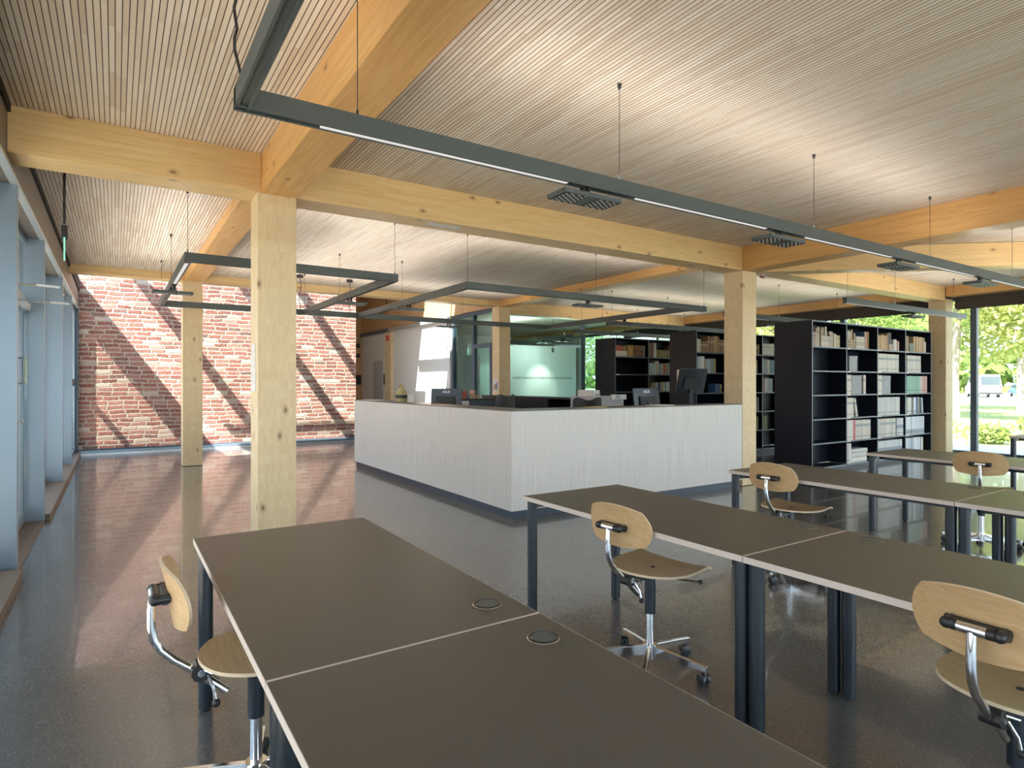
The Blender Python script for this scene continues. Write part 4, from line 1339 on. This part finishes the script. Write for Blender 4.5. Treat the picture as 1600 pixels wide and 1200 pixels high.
# glass bell shaped ornament on the counter
be = empty('gift_bag', (3.60, 8.56, CH))
tag(be, 'small khaki gift bag with a knotted top on the far counter arm', 'bag')
MB().lathe([(.085, 0), (.088, .06), (.086, .12), (.070, .17), (.035, .20), (.018, .215), (.03, .245), (.012, .27)], 'khaki', 0, 0, 0, 20).build('bag_body', be, smooth=True)
MB().lathe([(.090, .055), (.091, .10), (.088, .105)], 'black', 0, 0, 0, 20).build('dark_band', be)

for i, (x_, y_, rz_, w_, l_, lb) in enumerate(((3.55, 9.6, .4, .21, .30, 'loose white papers at the far end of the counter'), (5.75, 5.40, -.1, .30, .21, 'white sheets lying on the counter ledge by the logo monitor'), (4.66, 5.38, .05, .30, .12, 'yellowish flyers lying on the counter ledge'))):
    pb = MB()
    for q in range(4):
        pb.cbox((.01 * q, .008 * q, .001 + q * .002), (w_, l_, .0016), 'paper' if i < 2 else 'bk yellow', rz=.06 * q)
    o = tag(pb.build('paper_stack', loc=(x_, y_, CH), ), lb, 'paper')
    o.rotation_euler = (0, 0, rz_)
cd = MB().cbox((0, 0, .055), (.085, .004, .115), 'paper', rx=-.2).cbox((0, .03, .05), (.07, .003, .1), 'paper', rx=.25)
tag(cd.build('table_card', loc=(3.63, 8.27, CH)), 'white folded card standing on the counter beside the gift bag', 'card')
po = MB().box(-.004, 0, 0, 0, .20, .28, 'paper')
po.box(-.0048, .02, .03, -.004, .08, .17, 'bk blue').box(-.0048, .085, .02, -.004, .135, .16, 'bk ochre').box(-.0048, .14, .03, -.004, .18, .13, 'bk grey green').box(-.0048, .03, .175, -.004, .075, .20, 'bk orange red')
tag(po.build('poster', loc=(7.206, 11.62, 1.23)), 'small poster with coloured figures pinned to the column behind the counter', 'poster')
# fire alarm by the passage post, dark phone boxes
al = MB().box(-.05, -.06, 0, 0, .06, .10, 'bk red').lathe([(.05, .10), (.055, .13), (.03, .17)], 'bk red', -.03, 0, 0, 16)
tag(al.build('alarm_sounder', loc=(7.12, 17.95, 2.72)), 'red alarm sounder high on the timber post by the passage', 'alarm')
tag(MB().box(-.03, -.09, 0, 0, .09, .34, 'black').build('wall_phone', loc=(7.195, 18.40, 1.35)), 'dark handset box on the white passage wall beside the doorway', 'phone')
tag(MB().box(-.15, -.05, 0, .15, 0, .34, 'black').build('wall_box', loc=(7.0, 20.58, 1.35)), 'dark box on the timber wall at the passage end', 'box')
tag(MB().box(-.5, -.04, 0, .5, 0, .16, 'black').build('sign_board', loc=(6.6, 20.58, 2.62)), 'upper dark sign board at the end of the passage', 'sign')
tag(MB().box(-.5, -.04, 0, .5, 0, .13, 'black').build('sign_board', loc=(6.6, 20.58, 2.30)), 'lower dark sign board at the end of the passage', 'sign')
rd = MB().cyl(0, 0, 0, 1.0, .02, 'wire', 10)
tag(rd.build('hanging_rod', loc=(6.45, 16.4, 3.42)), 'dark rod hanging from the high roof before the timber cladding', 'rod')

# ------------------------------------------------------------------ outside
gr = MB().box(-60, -60, -.35, 220, 160, -.13, 'grass')
tag(gr.build('ground'), 'sunny grass outside', 'ground', kind='structure')
tag(bx('path', -30, -40, -.13, XL - .06, 60, -.10, 'paving'), 'pale paving before the entrance', 'path', kind='structure')
tag(bx('terrace', -30, -40, -.13, 40, YB - .06, -.10, 'paving'), 'pale paving behind the tables', 'path', kind='structure')
tag(bx('terrace', XR + .12, YB, -.13, 17.2, 40, -.06, 'paving'), 'paved strip outside the lawn windows', 'path', kind='structure')
tag(bx('road', 57.0, -60, -.13, 62.0, 160, -.11, 'asphalt'), 'pale road beyond the lawn', 'road', kind='structure')
tag(bx('road', 70.0, -60, -.13, 98.0, 160, -.11, 'asphalt'), 'parking strip beyond the road', 'road', kind='structure')
bw = MB().box(-11.5, -20, -.2, -11, 40, 3.6, 'brick')
tag(bw.build('garden_wall'), 'old brick boundary wall outside the entrance', 'wall', kind='structure')
# low planting on the lawn
rnd = random.Random(5)


def leaves(b, c, r, n, m, size, squash=.8):
    for _ in range(n):
        d = Vector((rnd.gauss(0, 1), rnd.gauss(0, 1), rnd.gauss(0, 1))).normalized() * (r * rnd.uniform(.55, 1.0))
        p = Vector(c) + Vector((d.x, d.y, d.z * squash))
        u = Vector((rnd.gauss(0, 1), rnd.gauss(0, 1), rnd.gauss(0, .6))).normalized() * size * rnd.uniform(.6, 1.3)
        w = u.cross(Vector((rnd.gauss(0, 1), rnd.gauss(0, 1), rnd.gauss(0, 1)))).normalized() * size * .7
        b.add([p - u, p + w, p + u, p - w], [(0, 1, 2, 3)], m)


def tree(x, y, h, r, m, label, n=2600, trunk=.22, low=.36, group='trees beyond the lawn', name='tree', size=.34):
    t = empty(name, (x, y, -.13))
    tag(t, label, 'tree', group)
    b = MB()
    b.tube([(0, 0, 0), (.1, .05, h * .2), (.05, -.1, h * .45), (.1, .1, h * .75)], [trunk, trunk * .8, trunk * .6, trunk * .25], 'bark', 10)
    for k in range(6):
        a = k * 1.05 + rnd.random()
        b.tube([(.06, 0, h * (.34 + .05 * k)), (r * .35 * math.cos(a), r * .35 * math.sin(a), h * (.48 + .05 * k)), (r * .7 * math.cos(a), r * .7 * math.sin(a), h * (.55 + .05 * k))], [trunk * .4, trunk * .25, trunk * .08], 'bark', 7)
    b.build('trunk', t, smooth=True)
    f = MB()
    for k in range(13):
        a = rnd.uniform(0, 2 * PI)
        q = r * rnd.uniform(.1, .72)
        zz = h * rnd.uniform(low + .06, .92)
        leaves(f, (q * math.cos(a), q * math.sin(a), zz), r * rnd.uniform(.36, .55), n // 13, m, size)
    f.build('foliage', t)
    return t


TR = [
    (30, 11.4, 9.5, 4.0, 'leaf_a', 'bushy yellow-green tree beyond the window next to the column'),
    (41, 12.5, 11.5, 5.2, 'leaf_b', 'tall green tree with a pale trunk behind the white van'),
    (36, 22.5, 9, 3.4, 'leaf_a', 'green tree seen over the front bookcase'),
    (46, 24, 11, 5, 'leaf_b', 'green tree seen above the middle bookcase'),
    (34, 28, 9, 4, 'leaf_c', 'pale green tree seen between the bookcase tops'),
    (42, 34, 12, 5.5, 'leaf_b', 'green tree seen over the rear bookcase'),
    (26, 35, 8, 3.6, 'leaf_a', 'light green tree beside the glass room'),
    (38, 46, 12, 6, 'leaf_c', 'tall pale tree far behind the rear bookcase'),
    (106, 20, 14, 8, 'leaf_a', 'large tree far behind the parked vehicles'),
    (108, 46, 15, 9, 'leaf_b', 'broad tree beyond the parking strip'),
    (110, 0, 15, 9, 'leaf_c', 'broad light tree far behind the road'),
    (33, -2.5, 10, 4.5, 'leaf_a', 'yellow-green tree at the frame edge beyond the lawn'),
]
for a in TR:
    big = a[0] > 80
    tree(*a, n=2600 if big else 9000, low=.22 if big else .28, size=.7 if big else .125, trunk=.35 if big else .20)
hd = MB()
for k in range(26):
    leaves(hd, (128 + rnd.uniform(-2, 2), -30 + k * 7, 2.2 + rnd.uniform(-.5, 1.5)), 6.5, 300, 'leaf_b', 1.1)
tag(hd.build('hedge'), 'dense hedge closing the view', 'hedge', kind='stuff')
tf = MB()
for k in range(2600):
    x_, y_ = rnd.uniform(17.5, 28), rnd.uniform(-3, 20)
    hh = rnd.uniform(.03, .11) * (2.4 if rnd.random() < .06 else 1)
    if any((x_ - sx) ** 2 + (y_ - sy) ** 2 < 1.0 for sx, sy in ((18.6, 6.3), (22.5, 6.4), (27, 7.2))):
        continue
    a = rnd.uniform(0, PI)
    for q in range(3):
        a2 = a + q * 1.05
        dx, dy = math.cos(a2) * .05, math.sin(a2) * .05
        tf.add([(x_ - dx, y_ - dy, -.13), (x_ + dx, y_ + dy, -.13), (x_ + dx * .4 + .02, y_ + dy * .4, -.13 + hh)], [(0, 1, 2)], 'leaf_g')
tag(tf.build('grass_tufts'), 'rough grass on the lawn', 'grass', kind='stuff')
for i, (x_, y_, r_, lb) in enumerate(((18.6, 6.3, .42, 'low leafy plant on the lawn by the window column'), (22.5, 6.4, .55, 'wild leafy plant in the middle of the lawn'), (27, 7.2, .6, 'low bush at the far side of the lawn'))):
    p_ = MB()
    leaves(p_, (0, 0, r_ * .55), r_, 260, 'leaf_g', .09, .6)
    p_.tube([(0, 0, 0), (0, 0, r_ * .5)], .01, 'bark', 6)
    tag(p_.build('shrub', loc=(x_, y_, -.13)), lb, 'shrub')


def vehicle(name, x, y, rz, L, W, H, m, label, van=True):
    t = empty(name, (x, y, -.11), rz)
    tag(t, label, 'vehicle')
    b = MB()
    hb = H * (.52 if van else .55)
    prof = [(-L / 2, .35), (-L / 2, hb), (-L / 2 + (.25 if van else .6), H), (L * (.22 if van else .12), H), (L * .36, hb + .02), (L / 2 - .05, hb - .12), (L / 2, .5), (L / 2, .35)]
    vs = [(px, s * W / 2 * (1 if pz < hb + .05 else .88), pz) for s in (-1, 1) for px, pz in prof]
    n = len(prof)
    b.add(vs, [tuple(range(n)), tuple(reversed(range(n, 2 * n)))] + [(k, n + k, n + (k + 1) % n, (k + 1) % n) for k in range(n)], m)
    b.build('body', t, bevel=.06)
    g = MB()
    for s in (-1, 1):
        yy = s * (W / 2 * .945 + .012)
        for x0, x1 in ((-L * .42, -L * .16), (-L * .13, L * .06), (L * .09, L * .25)):
            z0, z1 = hb + .06, H - .18
            g.box(x0, yy - .012, z0, x1, yy + .012, z1, 'car_glass')
    g.build('windows', t)
    MB().box(-L / 2 - .03, -W * .42, hb + .05, -L / 2 + .12, W * .42, H - .2, 'car_glass').build('rear_window', t)
    MB().box(-L / 2 - .02, -W / 2 + .04, hb - .3, -L / 2 + .05, -W / 2 + .22, hb, 'bk red').box(-L / 2 - .02, W / 2 - .22, hb - .3, -L / 2 + .05, W / 2 - .04, hb, 'bk red').build('tail_lights', t)
    MB().box(-L / 2 - .08, -W / 2, .38, -L / 2 + .1, W / 2, .56, 'black').build('bumper', t)
    for px in (-L * .31, L * .32):
        for s in (-1, 1):
            w = MB().tube([(px, s * (W / 2 - .18), .33), (px, s * (W / 2 + .01), .33)], .33, 'black', 20).tube([(px, s * (W / 2 + .005), .33), (px, s * (W / 2 + .02), .33)], .19, 'alu_light', 16)
            w.build('wheel', t)
    return t


vehicle('van', 79.9, 27.7, .60, 5.0, 2.0, 2.45, 'car_white', 'white van parked beyond the lawn')
vehicle('car', 85, 25.6, .6, 4.2, 1.75, 1.5, 'bk blue', 'blue car parked beside the white van', False)
vehicle('car', 74, 29.5, .75, 4.2, 1.75, 1.5, 'grey_pale', 'grey car parked in front of the white van', False)

cs = MB()
for i in range(6):
    cs.box(-.003 - .001 * (i % 2), .02 + .003 * i, .065 * i, 0, .22 - .004 * i, .065 * i + .062, 'paper')
tag(cs.build('taped_sheet', loc=(.9565, 5.25, 1.335)), 'crinkled pale plastic sheet taped to the side of the tall column', 'sheet')
tp = MB()
for i in range(5):
    tp.box(.07 * i, .01 * (i % 2), -.002 - .001 * (i % 3), .07 * i + .066, .09 + .012 * (i % 3), 0, 'paper')
tag(tp.build('tape_strip', loc=(2.50, 5.27, 2.934)), 'torn white tape stuck under the long cross beam', 'tape')
rs = empty('rolling_stool', (6.43, 1.74, 0), .4)
tag(rs, 'orange rolling stool with black casters, cut by the frame edge', 'stool')
MB().lathe([(.05, .10), (.13, .12), (.17, .19), (.165, .27), (.10, .33), (.03, .35)], 'bk orange red', 0, 0, 0, 24).build('stool_body', rs, smooth=True)
MB().lathe([(.05, .345), (.16, .36), (.17, .385), (.15, .40)], 'black', 0, 0, 0, 24).build('seat', rs, smooth=True)
for k in range(5):
    a = k * 2 * PI / 5 + 2.2
    w = MB().tube([(.02 * math.cos(a), .02 * math.sin(a), .105), (.2 * math.cos(a), .2 * math.sin(a), .07)], .012, 'chrome', 8).ball((.2 * math.cos(a), .2 * math.sin(a), .03), .03, 'black')
    w.build('base_leg', rs, smooth=True)
